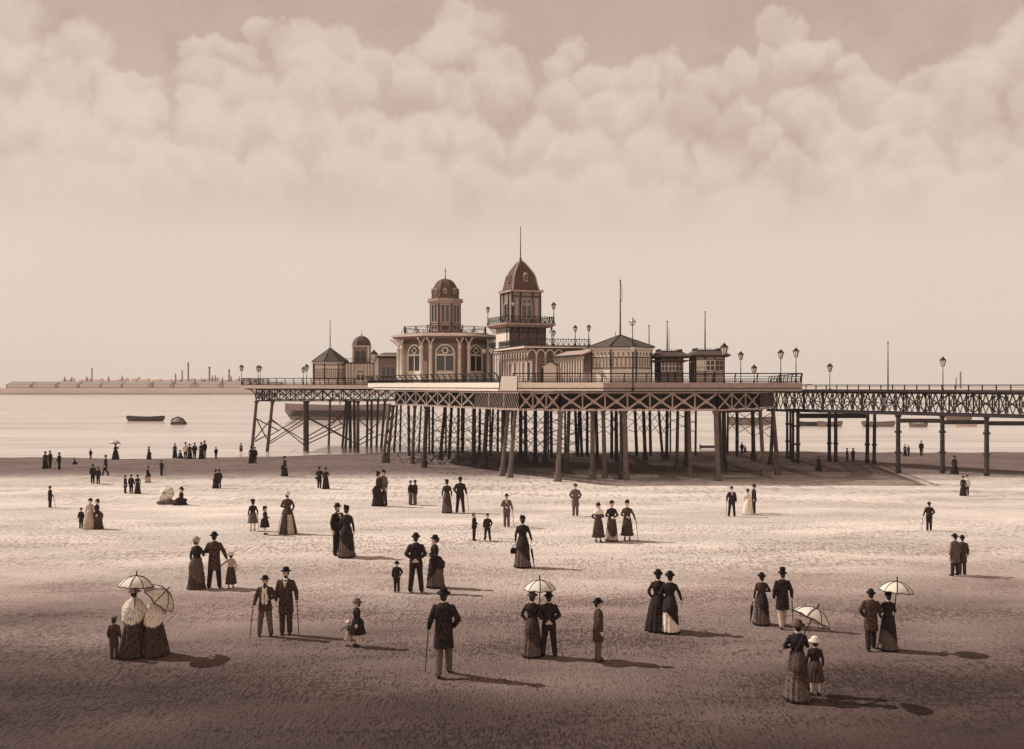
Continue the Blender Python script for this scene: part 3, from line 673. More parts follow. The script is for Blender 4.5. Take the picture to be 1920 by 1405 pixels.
def octa_kiosk(px,d,Rr,z0,zwall,zapex,label,polelab,ytop,rails,ph=PI/8,hal=False,tone='cream'):
    root=empty('octagonal_shelter',(X(px,d),d,z0)); tag(root,label,'shelter'); H=zwall-z0
    n=8
    MB().lathe([(Rr*.97,0),(Rr*.97,H)],n=n,ph=ph,smooth=False).build('wall',M['cream'],root)
    mb=MB(); fr=MB(); sl=MB(); dd=MB()
    for i in range(n):
        a=ph+2*PI*i/n; mb.bar((math.cos(a)*Rr,math.sin(a)*Rr,0),(math.cos(a)*Rr,math.sin(a)*Rr,H),.09)
        b=ph+2*PI*(i+1)/n; p=Vector((math.cos(a)*Rr,math.sin(a)*Rr,0)); q=Vector((math.cos(b)*Rr,math.sin(b)*Rr,0))
        for t in rails: fr.bar(up(p,H*t)*1.0,up(q,H*t),.05,.07)
        u=(q-p).normalized(); nn=Vector((u.y,-u.x,0)); Ln=(q-p).length
        nn = nn if nn.dot(p+q)>0 else -nn
        # slatted openings between rails
        for (t0,t1,mm,cnt) in ((rails[0]+.04,rails[1]-.03,sl,6),(rails[1]+.05,.86,sl,5)) if len(rails)==2 else ((rails[0]+.04,rails[1]-.06,sl,7),):
            for k in range(cnt):
                c=p.lerp(q,(k+.5)/cnt)-nn*.02; s=.26*Ln/cnt
                mm.bar(up(c,H*t0),up(c,H*t1),s,.05,up=(-nn.x,-nn.y,0))
        if len(rails)>2:
            for k in range(4): dd.ell(up(p.lerp(q,(k+.5)/4),H*.93),(.06,.06,.05),8,5)
        # dado board
        dd2=None
    mb.build('corner_post',M['black'],root); fr.build('rail',M['black'],root); sl.build('slat_opening',M['tan'],root)
    if dd.v: dd.build('frieze_vent',M['black'],root)
    MB().lathe([(Rr*.985,0.0),(Rr*.985,H*(rails[0]-.03))],n=n,ph=ph,smooth=False).build('dado',M['cream'],root)
    vl=MB()
    for i in range(n):
        a=ph+2*PI*i/n; b=ph+2*PI*(i+1)/n; p=Vector((math.cos(a),math.sin(a),0))*(Rr*1.05); q=Vector((math.cos(b),math.sin(b),0))*(Rr*1.05)
        for k in range(12):
            c0=p.lerp(q,k/12); c1=p.lerp(q,(k+1)/12); m_=(c0+c1)/2
            vl.quads([up(c0,H-.02),up(c1,H-.02),up(c1,H-.12),up(m_,H-.2),up(c0,H-.12)],[(0,1,2,3,4)])
    vl.build('valance',M['cream'],root)
    Ro=Rr*1.10; hA=zapex-z0
    rf=MB().lathe([(Ro,H-.02),(Ro,H+.06),(.06,hA)],n=n,ph=ph,smooth=False).build('roof',M['slate'],root)
    hp=MB()
    for i in range(n):
        a=ph+2*PI*i/n; hp.bar((math.cos(a)*Ro,math.sin(a)*Ro,H+.08),(0,0,hA+.02),.06)
    hp.build('hip_strip',M['black'],rf)
    flagpole(px,d,ytop,zapex-.05,polelab,.05,hal)
    return root
octa_kiosk(1163,76,2.42,5.55,8.15,9.14,'large octagonal slatted shelter with low hipped roof right of the middle of the pier','flagpole with a looped halyard on the large octagonal shelter',527,(.42,.72),hal=True)
octa_kiosk(619,118,2.05,5.42,8.05,9.72,'small octagonal shelter with steep tent roof on the landing stage','flagpole on the steep roof of the small octagonal shelter',603,(.26,.68,.86),ph=PI/8+.25)

# --- small turret building on the stage
d=117; k=d/F; tr=empty('turret_house',(X(675,d),d,5.42)); tag(tr,'small single storey hall with a tiny domed turret on the landing stage','hall')
zr=Z(682,d)-5.42; hw=27*k
MB().box((-hw,-.2,0),(hw,3.2,zr)).build('wall',M['panel'],tr)
MB().box((-hw-.1,-.35,zr),(hw+.1,3.3,zr+.14)).build('cornice',M['black'],tr)
b=MB()
for i in range(11): b.bar((-hw+i*2*hw/10,-.3,zr+.14),(-hw+i*2*hw/10,-.3,zr+.55),.04)
b.bar((-hw,-.3,zr+.55),(hw,-.3,zr+.55),.05); b.build('parapet_rail',M['black'],tr)
b=MB()
for i in (-1.45,-1.15,-.8,.75,1.05,1.4): b.tube((i,-.34,0),(i,-.34,zr),.07,n=8)
b.build('pilaster',M['cream'],tr)
arch_window(tr,'door',.95,1.75,M['cream'],M['glass'],(.1,-.24,0),0,True)
zt_=Z(650,d)-5.42; tw=14.5*k
MB().box((-tw,.4,zr),(tw,.4+2*tw,zt_)).build('turret_wall',M['tan'],tr)
b=MB()
for sx in (-1,1):
    for yy in (.4,.4+2*tw): b.bar((sx*tw,yy,zr),(sx*tw,yy,zt_),.14)
b.build('turret_pilaster',M['cream'],tr)
for sx in (-.33,.33): arch_window(tr,'turret_window',.42,1.15,M['black'],M['glass'],(sx,.39,zr+.3),0)
arch_window(tr,'turret_window',.42,1.15,M['black'],M['glass'],(-tw-.01,.4+tw,zr+.3),-PI/2)
MB().box((-tw-.18,.22,zt_),(tw+.18,.58+2*tw,zt_+.1)).build('turret_cornice',M['cream'],tr)
hd=Z(629,d)-5.42-zt_-.1
dm=MB().lathe([(tw*1.25*math.cos(t)+.02,zt_+.1+hd*math.sin(t)) for t in [i*PI/2/7 for i in range(8)]],(0,.4+tw,0),n=8,ph=PI/8,smooth=False).build('dome',M['slate'],tr)
MB().ell((0,.4-.12*tw,zt_+.45),(.12,.1,.16),8,6).build('dormer',M['black'],dm)
MB().lathe([(.09,0),(.04,.2),(.02,.3),(.01,.75)],(0,.4+tw,zt_+hd+.08),n=8).build('finial',M['black'],tr)

# --- low flat pavilion
d=97; k=d/F; lp=empty('flat_roof_pavilion',(X(735,d),d,5.55)); tag(lp,'low flat roofed pavilion with a row of tall windows left of the domed pavilion','pavilion')
zr=Z(668,d)-5.55
MB().box((-1.6,0,0),(2.0,4,zr)).build('wall',M['tan'],lp)
MB().box((-1.66,-.03,0),(-1.3,0.0,zr)).box((-1.62,-.04,0),(-1.6,3.9,zr)).build('corner_panel',M['cream'],lp)
MB().box((-1.9,-.35,zr),(2.2,4.2,zr+.14)).build('cornice',M['cream'],lp); MB().box((-1.75,-.2,zr-.18),(2.05,0,zr-.002)).build('frieze',M['black'],lp)
MB().quads([(-1.3,.3,zr+.15),(1.1,.3,zr+.15),(.7,.9,zr+.36),(-.9,.9,zr+.36),(-1.3,3.4,zr+.15),(1.1,3.4,zr+.15),(.7,2.8,zr+.36),(-.9,2.8,zr+.36)],[(0,1,2,3),(5,4,7,6),(4,0,3,7),(1,5,6,2),(3,2,6,7)]).build('roof_lantern',M['deepw'],lp)
sash(lp,'window',1.3,1.25,3,1,(-.35,-.01,.4),0,M['latt'],M['glass'],.07); sash(lp,'window',.36,1.25,1,1,(1.05,-.01,.35),0,M['latt'],M['glass'],.07)
MB().box((.75,.6,zr+.15),(1.05,1.0,zr+.55)).box((1.06,.6,zr+.15),(1.6,1.1,zr+1.0)).build('chimney_stack',M['black'],lp)
MB().box((1.25,-.9,0),(1.75,-.5,1.1)).box((1.15,-1.0,1.1),(1.85,-.4,1.2)).build('gate_pier',M['latt'],lp)

# --- large domed octagonal pavilion
d=92.5; k=d/F; cx=X(835,d); dp=empty('domed_pavilion',(cx,d,5.55)); tag(dp,'large octagonal pavilion with wide canopy, roof railing and domed lantern tower','pavilion')
n=8; ph=PI/8+.06; Rb=4.1; Hb=Z(636,d)-5.55
MB().lathe([(Rb,0),(Rb,Hb)],n=n,ph=ph,smooth=False).build('wall',mat('pavilion_board',(0.26,0.18,0.15),.75,.2,3,.3,(8,8,.5)),dp)
MB().lathe([(Rb+.02,Hb-.55),(Rb+.04,Hb-.1)],n=n,ph=ph,smooth=False).build('frieze',M['deepw'],dp)
for i in range(n):
    p,rz=face_pos((0,0),Rb,i,n,ph)
    if math.sin(rz-PI/2)>.3: continue
    arch_window(dp,'doorway',1.5,3.3,M['cream'],M['glass'],(p.x,p.y,.02),rz,True,.09)
cols=MB(); caps=[]
for i in range(n):
    a=ph+2*PI*i/n
    for da in (-.10,.10):
        x=math.cos(a+da)*(Rb+.28); y=math.sin(a+da)*(Rb+.28)
        if math.sin(a)>.5: continue
        MB().lathe([(.22,0),(.22,.25),(.17,.32),(.15,Hb-1.0),(.21,Hb-.95),(.17,Hb-.88),(.15,Hb-.7)],(x,y,0),n=10).build('column',M['cream'],dp)
        b=MB(); t=Vector((-math.sin(a),math.cos(a),0)); rd=Vector((math.cos(a),math.sin(a),0))
        for v in (t*.32,-t*.32,rd*.8):
            c0=Vector((x,y,Hb-.85)); c1=c0+v*.35+Vector((0,0,.4)); c2=c0+v+Vector((0,0,.72)); b.bar(c0,c1,.10); b.bar(c1,c2,.10)
        b.build('bracket',M['cream'],dp)
rc=106*k
cn=MB().lathe([(Rb,Hb-.12),(rc-.1,Hb+.05),(rc,Hb+.08),(rc,Hb+.2),(rc-.3,Hb+.26),(Rb-.2,Hb+.42),(.4,Hb+.46)],n=n,ph=ph,smooth=False).build('canopy',M['latt'],dp)
MB().lathe([(rc+.03,Hb+.07),(rc+.05,Hb+.16),(rc+.03,Hb+.17)],n=n,ph=ph,smooth=False).build('gutter',M['cream'],cn)
# roof railing
rr_=3.95; zr=Hb+.38; hr=.62
rb=MB(); posts=MB()
for i in range(n):
    a=ph+2*PI*i/n; b=ph+2*PI*(i+1)/n; p=Vector((math.cos(a),math.sin(a),0))*rr_; q=Vector((math.cos(b),math.sin(b),0))*rr_
    for z,t in ((zr+hr,.06),(zr+hr*.75,.03),(zr+.05,.04)): rb.bar(up(p,z),up(q,z),t)
    for j in range(3):
        c=p.lerp(q,j/2.0) if j<2 else q
        if j<2: posts.bar(up(c,zr),up(c,zr+hr+(.12 if j==0 else 0)),.07)
        u=(q-p).normalized()
        if j<2:
            for s in (-1,1):
                pts=[up(c+u*s*.42,zr+.05),up(c+u*s*.35,zr+.28),up(c+u*s*.18,zr+.2),up(c+u*s*.12,zr+.45),up(c,zr+hr)]
                posts.path(pts,.022,5)
rb.build('roof_rail',M['black'],dp); posts.build('rail_post',M['black'],dp)
rt=1.46; z0_=Hb+.42; z1_=Z(567,d)-5.55; pht=ph
MB().lathe([(rt,z0_),(rt,z1_)],n=n,ph=pht,smooth=False).build('tower_wall',M['tan'],dp)
b=MB()
for i in range(n):
    a=pht+2*PI*i/n; b.bar((math.cos(a)*rt,math.sin(a)*rt,z0_),(math.cos(a)*rt,math.sin(a)*rt,z1_),.13)
b.build('tower_pilaster',M['deepw'],dp)
for i in range(n):
    p,rz=face_pos((0,0),rt,i,n,pht)
    if math.sin(rz-PI/2)>.3: continue
    sash(dp,'tower_window',.78,1.6,2,1,(p.x,p.y,z0_+1.05),rz,M['latt'],M['glass'],.1)
    sash(dp,'tower_panel',.78,.5,2,1,(p.x,p.y,z0_+.3),rz,M['latt'],M['deepw'],.08)
MB().lathe([(rt+.02,z1_-.22),(rt+.1,z1_-.18),(rt+.1,z1_-.05),(rt+.3,z1_+.02),(rt+.3,z1_+.12),(rt+.1,z1_+.2)],n=n,ph=pht,smooth=False).build('tower_cornice',M['latt'],dp)
b=MB()
for i in range(n):
    a=pht+2*PI*i/n; c=pht+2*PI*(i+1)/n
    for j in range(5):
        p=Vector((math.cos(a),math.sin(a),0)).lerp(Vector((math.cos(c),math.sin(c),0)),j/5)*(rt+.18); b.ell(up(p,z1_+.22),(.08,.08,.07),6,5)
b.build('cresting',M['latt'],dp)
zd=z1_+.2; hd=Z(524,d)-5.55-zd; rd_=1.33
prof=[(rd_*max(0.04,math.cos(t)**.85),zd+hd*math.sin(t)**1.02) for t in [i*PI/2/10 for i in range(11)]]
dm=MB().lathe(prof,n=n,ph=pht,smooth=False).build('dome',mat('fish_scale_tiles',(0.13,0.075,0.06),.8,.45,16,.6,(1,1,1)),dp)
b=MB()
for i in range(n):
    a=pht+2*PI*i/n; b.path([Vector((math.cos(a)*r,math.sin(a)*r,z)) for r,z in prof],.035,5)
b.build('dome_rib',M['deepw'],dm)
for i in range(n):
    p,rz=face_pos((0,0),rd_,i,n,pht)
    if math.sin(rz-PI/2)>.3: continue
    o=MB().box((-.16,-.1,0),(.16,.5,.36)).quads([(-.2,-.12,.36),(.2,-.12,.36),(0,-.12,.55),(-.2,.5,.36),(.2,.5,.36),(0,.5,.55)],[(0,1,2),(0,2,5,3),(1,4,5,2)]).build('dormer',M['latt'],dm,(p.x*.93,p.y*.93,zd+.5),rz)
    MB().box((-.08,-.13,.06),(.08,-.105,.32)).build('dormer_window',M['glass'],o)
zt=Z(524,d)-5.55
MB().lathe([(.14,zt-.08),(.06,zt+.1),(.035,zt+.25),(.03,zt+.7),(.08,zt+.78),(.03,zt+.86),(.015,Z(502,d)-5.55)],n=8).build('finial',M['black'],dp)

# --- arcade pavilion (long veranda) seen corner on, with roof terrace
th=R(16.6); Cc=Vector((1.18,80,5.55)); vp=empty('arcade_pavilion',Cc,th); tag(vp,'long arcaded pavilion with a railed roof terrace below the square tower','pavilion')
Wd,Dp=5.25,10.6; Hv=8.33-5.55
MB().box((.7,.7,0),(Wd,Dp-.4,Hv-.05)).build('wall',M['tan'],vp)
MB().box((.64,.8,.02),(.69,Dp-.5,Hv-.9)).build('side_panelling',M['panel'],vp)
for i in range(7): MB().box((.60,1.3+i*1.3,.2),(.635,1.75+i*1.3,Hv-1.1)).build('side_window',M['glass'],vp)
def arcade(L_,n_,f,H_,par,m=M['cream']):
    """columns with round arch braces; f maps distance along to local point"""
    for i in range(n_+1):
        p=f(L_*i/n_); MB().lathe([(.10,0),(.10,.2),(.055,.26),(.05,H_-.75),(.09,H_-.72),(.06,H_-.66)],(p.x,p.y,0),n=8).build('column',m,par)
    for i in range(n_):
        p=f(L_*i/n_); q=f(L_*(i+1)/n_); b=MB(); k_=8; pr=None
        for j in range(k_+1):
            t=PI*j/k_; c=p.lerp(q,.5-.5*math.cos(t)); c.z=H_-.68+math.sin(t)*.55
            if pr is not None: b.bar(pr,c,.06,.09)
            pr=c
        b.build('arch',m,par)
arcade(Dp-.2,14,lambda s: Vector((0.05,.05+s,0)),Hv,vp); arcade(3.0,4,lambda s: Vector((.05+s,.05,0)),Hv,vp)
MB().box((-.35,-.35,Hv),(Wd+.1,Dp+.2,Hv+.10)).build('eaves',M['cream'],vp)
MB().box((-.28,-.28,Hv+.10),(Wd+.05,Dp+.1,Hv+.2)).build('terrace_floor',M['deepw'],vp)
def fancy_rail(pts,z,h,step,par,m=M['black']):
    for p,q in zip(pts,pts[1:]):
        p=Vector(p);q=Vector(q);Ln=(q-p).length;u=(q-p)/Ln
        MB().bar(up(p,z+h),up(q,z+h),.05).bar(up(p,z+.04),up(q,z+.04),.04).build('terrace_rail',m,par)
        b=MB();n_=int(Ln/step)
        for i in range(n_+1):
            c=p+u*Ln*i/n_
            b.bar(up(c,z),up(c,z+h+.1),.035)
            if i<n_:
                e=p+u*Ln*(i+.5)/n_; b.path([up(c,z+.05),up(c.lerp(e,.7),z+h*.5),up(e,z+h*.95),up(e+(e-c)*.3,z+h*.5),up(e+(e-c),z+.05)],.02,4)
        b.build('terrace_baluster_row',m,par)
fancy_rail([(-.2,Dp,0),(-.2,-.2,0),(Wd,-.2,0)],Hv+.2,.5,.42,vp)

# --- square tower
th=R(22); d=86.9; tc_=Vector((X(976,d),d,5.55)); tw=empty('square_tower',tc_,th); tag(tw,'tall square tower with bell shaped slate roof and railed balcony above the arcade','tower')
zb=Z(611,84)-5.55; hw=1.62
MB().box((-hw,-hw,Hv+.1),(hw,hw,zb)).build('wall',M['deepw'],tw)
MB().box((-hw-.05,-hw+.1,Hv),(-hw-.002,hw-.1,zb-.1)).build('sunlit_side_board',M['cream'],tw)  # cream sheet paints the sunlit look of the tower's left face
b=MB()
for i in range(5): b.bar((-hw+i*hw/2,-hw-.03,Hv+.1),(-hw+i*hw/2,-hw-.03,zb),.06)
b.bar((-hw,-hw-.03,zb-.5),(hw,-hw-.03,zb-.5),.05); b.build('post',M['black'],tw)
hb=2.3
MB().quads([(-hb,-hb,zb+.16),(hb,-hb,zb+.16),(hb,hb,zb+.16),(-hb,hb,zb+.16),(-hb+.3,-hb+.3,zb-.06),(hb-.3,-hb+.3,zb-.06),(hb-.3,hb-.3,zb-.06),(-hb+.3,hb-.3,zb-.06),
  (-hb,-hb,zb+.26),(hb,-hb,zb+.26),(hb,hb,zb+.26),(-hb,hb,zb+.26)],[(7,6,5,4),(0,1,5,4)[::-1],(1,2,6,5)[::-1],(2,3,7,6)[::-1],(3,0,4,7)[::-1],(0,1,9,8),(1,2,10,9),(2,3,11,10),(3,0,8,11),(8,9,10,11)]).build('balcony_floor',M['latt'],tw)
b=MB()
for i in range(9): b.bar((-hb+.3+i*(2*hb-.6)/8,-hw,zb-.5),(-hb+.3+i*(2*hb-.6)/8,-hb+.25,zb-.02),.05)
for i in range(9): b.bar((-hw,-hb+.3+i*(2*hb-.6)/8,zb-.5),(-hb+.25,-hb+.3+i*(2*hb-.6)/8,zb-.02),.05)
b.build('bracket',M['black'],tw)
for sx in (-1,1): MB().tube((sx*(hb-.25),-hb+.3,Hv+.2),(sx*(hb-.25),-hb+.3,zb),.05,n=8).build('support_pole',M['black'],tw)
fancy_rail([(-hb+.12,hb-.1,0),(-hb+.12,-hb+.12,0),(hb-.12,-hb+.12,0),(hb-.12,hb-.1,0)],zb+.26,.55,.40,tw)
zc=Z(550,d)-5.55; h2=1.3
MB().box((-h2,-h2,zb+.26),(h2,h2,zc)).build('upper_wall',M['tan'],tw)
b=MB()
for sx in (-1,-.42,.42,1):
    b.bar((sx*h2,-h2-.03,zb+.26),(sx*h2,-h2-.03,zc),.09); b.bar((-h2-.03,sx*h2,zb+.26),(-h2-.03,sx*h2,zc),.09)
b.box((-h2-.04,-h2-.04,zc-.42),(h2,-h2,zc-.34)); b.build('timber_frame',M['black'],tw)
sash(tw,'window',.95,1.15,2,1,(0,-h2-.02,zb+.7),0,M['latt'],M['glass'],.09); sash(tw,'upper_window',.9,.3,2,1,(0,-h2-.02,zb+2.0),0,M['latt'],M['glass'],.08)
sash(tw,'window',.7,1.3,1,1,(-h2-.02,0,zb+.7),-PI/2,M['latt'],M['glass'],.08)
for sx in (-.9,.9): MB().box((sx-.12,-h2-.06,zb+.6),(sx+.12,-h2-.02,zc-.6)).build('side_panel',M['latt'],tw)
MB().box((-h2-.2,-h2-.2,zc),(h2+.2,h2+.2,zc+.13)).build('cornice',M['latt'],tw)
b=MB()
for i in range(13):
    for (x,y) in ((-h2-.1+i*(2*h2+.2)/12,-h2-.12),(-h2-.12,-h2-.1+i*(2*h2+.2)/12)): b.ell((x,y,zc+.15),(.08,.08,.08),6,5)
b.build('cornice_bead',M['deepw'],tw)
zs=zc+.14; zm=Z(515,d)-5.55; za=Z(489,d)-5.55
def sq(h,z): return [Vector((-h,-h,z)),Vector((h,-h,z)),Vector((h,h,z)),Vector((-h,h,z))]
prof=[(1.22,zs),(1.10,zs+.5),(.97,zm-.25),(.84,zm+.08),(.55,zm+.55),(.28,za-.22),(.07,za)]
rf=MB().loft([sq(h,z) for h,z in prof],False).build('roof',mat('slate_courses',(0.12,0.07,0.055),.8,.5,9,.7,(1,1,5)),tw)
b=MB()
for sx,sy in ((-1,-1),(1,-1),(1,1),(-1,1)): b.path([Vector((sx*h,sy*h,z)) for h,z in prof],.06,5)
b.build('hip_roll',M['latt'],rf)
for (lx,ly,rz) in ((0,-1.12,0),(-1.12,0,-PI/2)):
    o=MB().box((-.17,-.1,0),(.17,.7,.62)).ell((0,-.0,.62),(.2,.12,.16),10,6).build('dormer',M['latt'],rf,(lx,ly,zs+.75),rz)
    MB().box((-.12,-.13,.08),(-.015,-.105,.58)).box((.015,-.13,.08),(.12,-.105,.58)).build('dormer_window',M['glass'],o)
MB().lathe([(.12,za-.05),(.10,za+.1),(.14,za+.14),(.05,za+.22)],n=8).build('finial',M['black'],tw)
flagpole(976,86.9,427,5.55+za+.15,'long thin flagpole on the tip of the square tower',.04)
# lamps on terrace and balcony
zbal=5.55+zb+.28
def tl(loc,ytop,label,s): 
    lamp(960+F*loc[0]/loc[1],loc[1],ytop,loc[2],label,s)
def twp(x,y,z): return tc_+Matrix.Rotation(R(22),3,'Z')@Vector((x,y,z))
p=twp(-hb+.1,hb-.2,0); tl((p.x,p.y,zbal),574,'lamp at the far left corner of the tower balcony',.8)
p=twp(hb-.15,-hb+.15,0); tl((p.x,p.y,zbal),566,'lamp at the right corner of the tower balcony',.9)
p=twp(-hb+.75,-hb+.15,0); tl((p.x,p.y,zbal),562,'lamp on the tower balcony in front of the tower wall',.8)
def vpp(x,y): return Cc+Matrix.Rotation(R(16.6),3,'Z')@Vector((x,y,0))
zt_=Cc.z+Hv+.2
for (x,y,yt,lb,s) in ((Wd-.1,-.15,608,'rightmost of three lamps on the arcade roof terrace',.8),(Wd-1.25,-.15,609,'middle one of three lamps on the arcade roof terrace',.8),(2.45,.6,618,'shortest and leftmost of three lamps on the arcade roof terrace',.7)):
    p=vpp(x,y); tl((p.x,p.y,zt_),yt,lb,s)

# --- lean-to arcade
p0=Vector((X(1042,80),80,5.55)); p1=Vector((X(1094,75),75,5.55)); u=(p1-p0); L_=u.length; ang=math.atan2(u.y,u.x)
la=empty('lean_to_shelter',p0,ang); tag(la,'low lean-to shelter with slanting roof and a row of slim posts beside the octagonal shelter','shelter')
hl=7.65-5.55
MB().quads([(-.4,-.35,hl),(L_+.2,-.35,hl),(L_+.2,.9,hl+.4),(-.4,.9,hl+.4),(-.4,-.35,hl-.1),(L_+.2,-.35,hl-.1),(L_+.2,.9,hl+.3),(-.4,.9,hl+.3)],[(0,1,2,3),(7,6,5,4),(0,4,5,1),(1,5,6,2),(2,6,7,3),(3,7,4,0)]).build('roof',M['latt'],la)
MB().bar((-.45,-.38,hl-.05),(L_+.2,-.38,hl-.05),.05,.10).build('gutter',M['black'],la)
MB().box((0,.7,0),(L_,.8,hl+.2)).build('back_wall',M['tan'],la)
for i in range(11):
    x=.1+(L_-.3)*i/10; b=MB().box((x-.05,-.05,0),(x+.05,.05,hl-.1)).bar((x,0,hl-.55),(x+.3,0,hl-.12),.045).bar((x,0,hl-.55),(x,-.3,hl-.12),.045); b.build('post',M['cream'],la)
# --- gabled ticket kiosk
d=75.2; tk=empty('ticket_kiosk',(X(1030,d),d,5.55)); tag(tk,'tiny pale kiosk with a low curved gable below the arcade','kiosk')
MB().box((-.42,0,0),(.5,1,1.25)).build('wall',M['cream'],tk); MB().box((-.62,.1,0),(-.43,.5,1.05)).build('door',M['black'],tk)
prf=[(-.7,1.22),(-.35,1.34),(-.1,1.5),(.08,1.56),(.25,1.5),(.45,1.36),(.72,1.24)]
MB().loft([[Vector((x,y,z)) for x,z in prf]+[Vector((x,y,z+.07)) for x,z in prf[::-1]] for y in (-.15,1.1)],False).build('roof',M['black'],tk)
MB().quads([Vector((x*.9,-.02,z-.01)) for x,z in prf],[tuple(range(7))]).build('gable',M['cream'],tk)
# --- two square kiosks
for (px,rw,bw,zr0,zr1,lab,plab,yt,dd) in ((1254,1.36,.86,Z(669,76),Z(658,76),'square kiosk with low crested roof next to the large octagonal shelter','flagpole on the kiosk next to the octagonal shelter',604,0),
                                  (1325,1.50,1.08,Z(667,76),Z(656,76),'square kiosk with low crested roof, rightmost building on the pier','flagpole on the rightmost kiosk',586,1)):
    d=77; kx=empty('pier_kiosk',(X(px,d),d,5.55)); tag(kx,lab,'kiosk','square kiosks with crested roofs'); H=zr0-5.55
    kx.rotation_euler=(0,0,R(5 if dd==0 else 2))
    MB().box((-bw+.04,-bw+.04,0),(bw-.04,bw-.04,H)).build('wall',M['tan'] if dd==0 else M['panel'],kx)
    b=MB()
    for sx in (-1,-.33,.33,1):
        b.bar((sx*bw,-bw,0),(sx*bw,-bw,H),.08); b.bar((-bw,sx*bw,0),(-bw,sx*bw,H),.08); b.bar((bw,sx*bw,0),(bw,sx*bw,H),.08)
    for t in (.3,.55,.86): b.bar((-bw,-bw,H*t),(bw,-bw,H*t),.05); b.bar((-bw,-bw,H*t),(-bw,bw,H*t),.05)
    b.build('timber_frame',M['black'],kx)
    sash(kx,'window',bw*.6,H*.38,2,2,(-bw*.62,-bw-.0,H*.45),0,M['cream'],M['glass'] if dd==0 else M['lglass'],.05)
    sash(kx,'window',bw*.6,H*.38,2,2,(bw*.02,-bw-.0,H*.45),0,M['cream'],M['glass'],.05); sash(kx,'window',bw*.6,H*.38,2,2,(bw*.66,-bw-.0,H*.45),0,M['latt'],M['deepw'],.05)
    MB().loft([sq(rw-.2,H-.12),sq(rw,H),sq(rw,H+.05),sq(rw*.62,H+.38),sq(rw*.6,H+.42)],False).build('roof',M['slate'],kx)
    if dd==0: MB().loft([sq(bw+.1,H-.42),sq(bw+.42,H-.3),sq(bw+.42,H-.25)],False).build('awning',M['deepw'],kx)
    b=MB().loft([sq(rw*.62,H+.41),sq(rw*.62,H+.45)],False)
    for i in range(11):
        t=-rw*.6+i*rw*1.2/10; b.bar((t,-rw*.6,H+.42),(t,-rw*.6,H+.58),.035); b.bar((-rw*.6,t,H+.42),(-rw*.6,t,H+.58),.035); b.bar((rw*.6,t,H+.42),(rw*.6,t,H+.58),.035)
    b.build('cresting',M['black'],kx)
    flagpole(px-3,d,yt,5.55+H+.42,plab,.045)
flagpole(1217,79,612,5.55,'short flagpole between the octagonal shelter and the first kiosk',.05)
flagpole(1254.5,78.5,621,7.9,'thin second mast close behind the flagpole of the first kiosk',.025)
flagpole(1665,82.6,643,4.93,'tall bare pole on the bridge between two lamps',.05)
flagpole(1154,84,624,8.2,'tiny mast rising behind the left slope of the large octagonal roof',.03)

# ------------------------------------------------------------------ far shore
D=781.0; kf=D/F
def fx(px): return (px-960)*kf
def fz(py): return Z(py,D)
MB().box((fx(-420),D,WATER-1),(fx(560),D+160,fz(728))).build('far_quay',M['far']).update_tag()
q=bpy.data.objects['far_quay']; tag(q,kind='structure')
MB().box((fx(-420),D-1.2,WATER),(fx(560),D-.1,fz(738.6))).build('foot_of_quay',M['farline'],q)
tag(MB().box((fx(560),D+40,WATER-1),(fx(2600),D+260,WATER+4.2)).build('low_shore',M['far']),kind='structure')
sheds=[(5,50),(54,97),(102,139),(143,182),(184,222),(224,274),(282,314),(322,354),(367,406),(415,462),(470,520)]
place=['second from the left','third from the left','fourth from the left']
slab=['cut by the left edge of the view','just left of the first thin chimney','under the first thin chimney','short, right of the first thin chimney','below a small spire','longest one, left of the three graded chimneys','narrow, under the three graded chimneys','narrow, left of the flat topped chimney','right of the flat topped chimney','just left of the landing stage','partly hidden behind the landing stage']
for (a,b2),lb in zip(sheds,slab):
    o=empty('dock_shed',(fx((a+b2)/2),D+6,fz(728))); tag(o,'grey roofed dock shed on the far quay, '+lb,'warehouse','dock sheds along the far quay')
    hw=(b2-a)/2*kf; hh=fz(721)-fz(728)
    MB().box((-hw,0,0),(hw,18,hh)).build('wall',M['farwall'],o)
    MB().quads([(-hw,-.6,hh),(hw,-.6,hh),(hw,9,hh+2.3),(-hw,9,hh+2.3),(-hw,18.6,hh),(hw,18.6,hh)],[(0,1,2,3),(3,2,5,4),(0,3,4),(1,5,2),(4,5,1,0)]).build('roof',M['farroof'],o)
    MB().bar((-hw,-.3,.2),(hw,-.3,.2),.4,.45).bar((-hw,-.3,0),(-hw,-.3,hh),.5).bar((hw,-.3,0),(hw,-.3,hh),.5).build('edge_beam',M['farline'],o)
rng=random.Random(11)
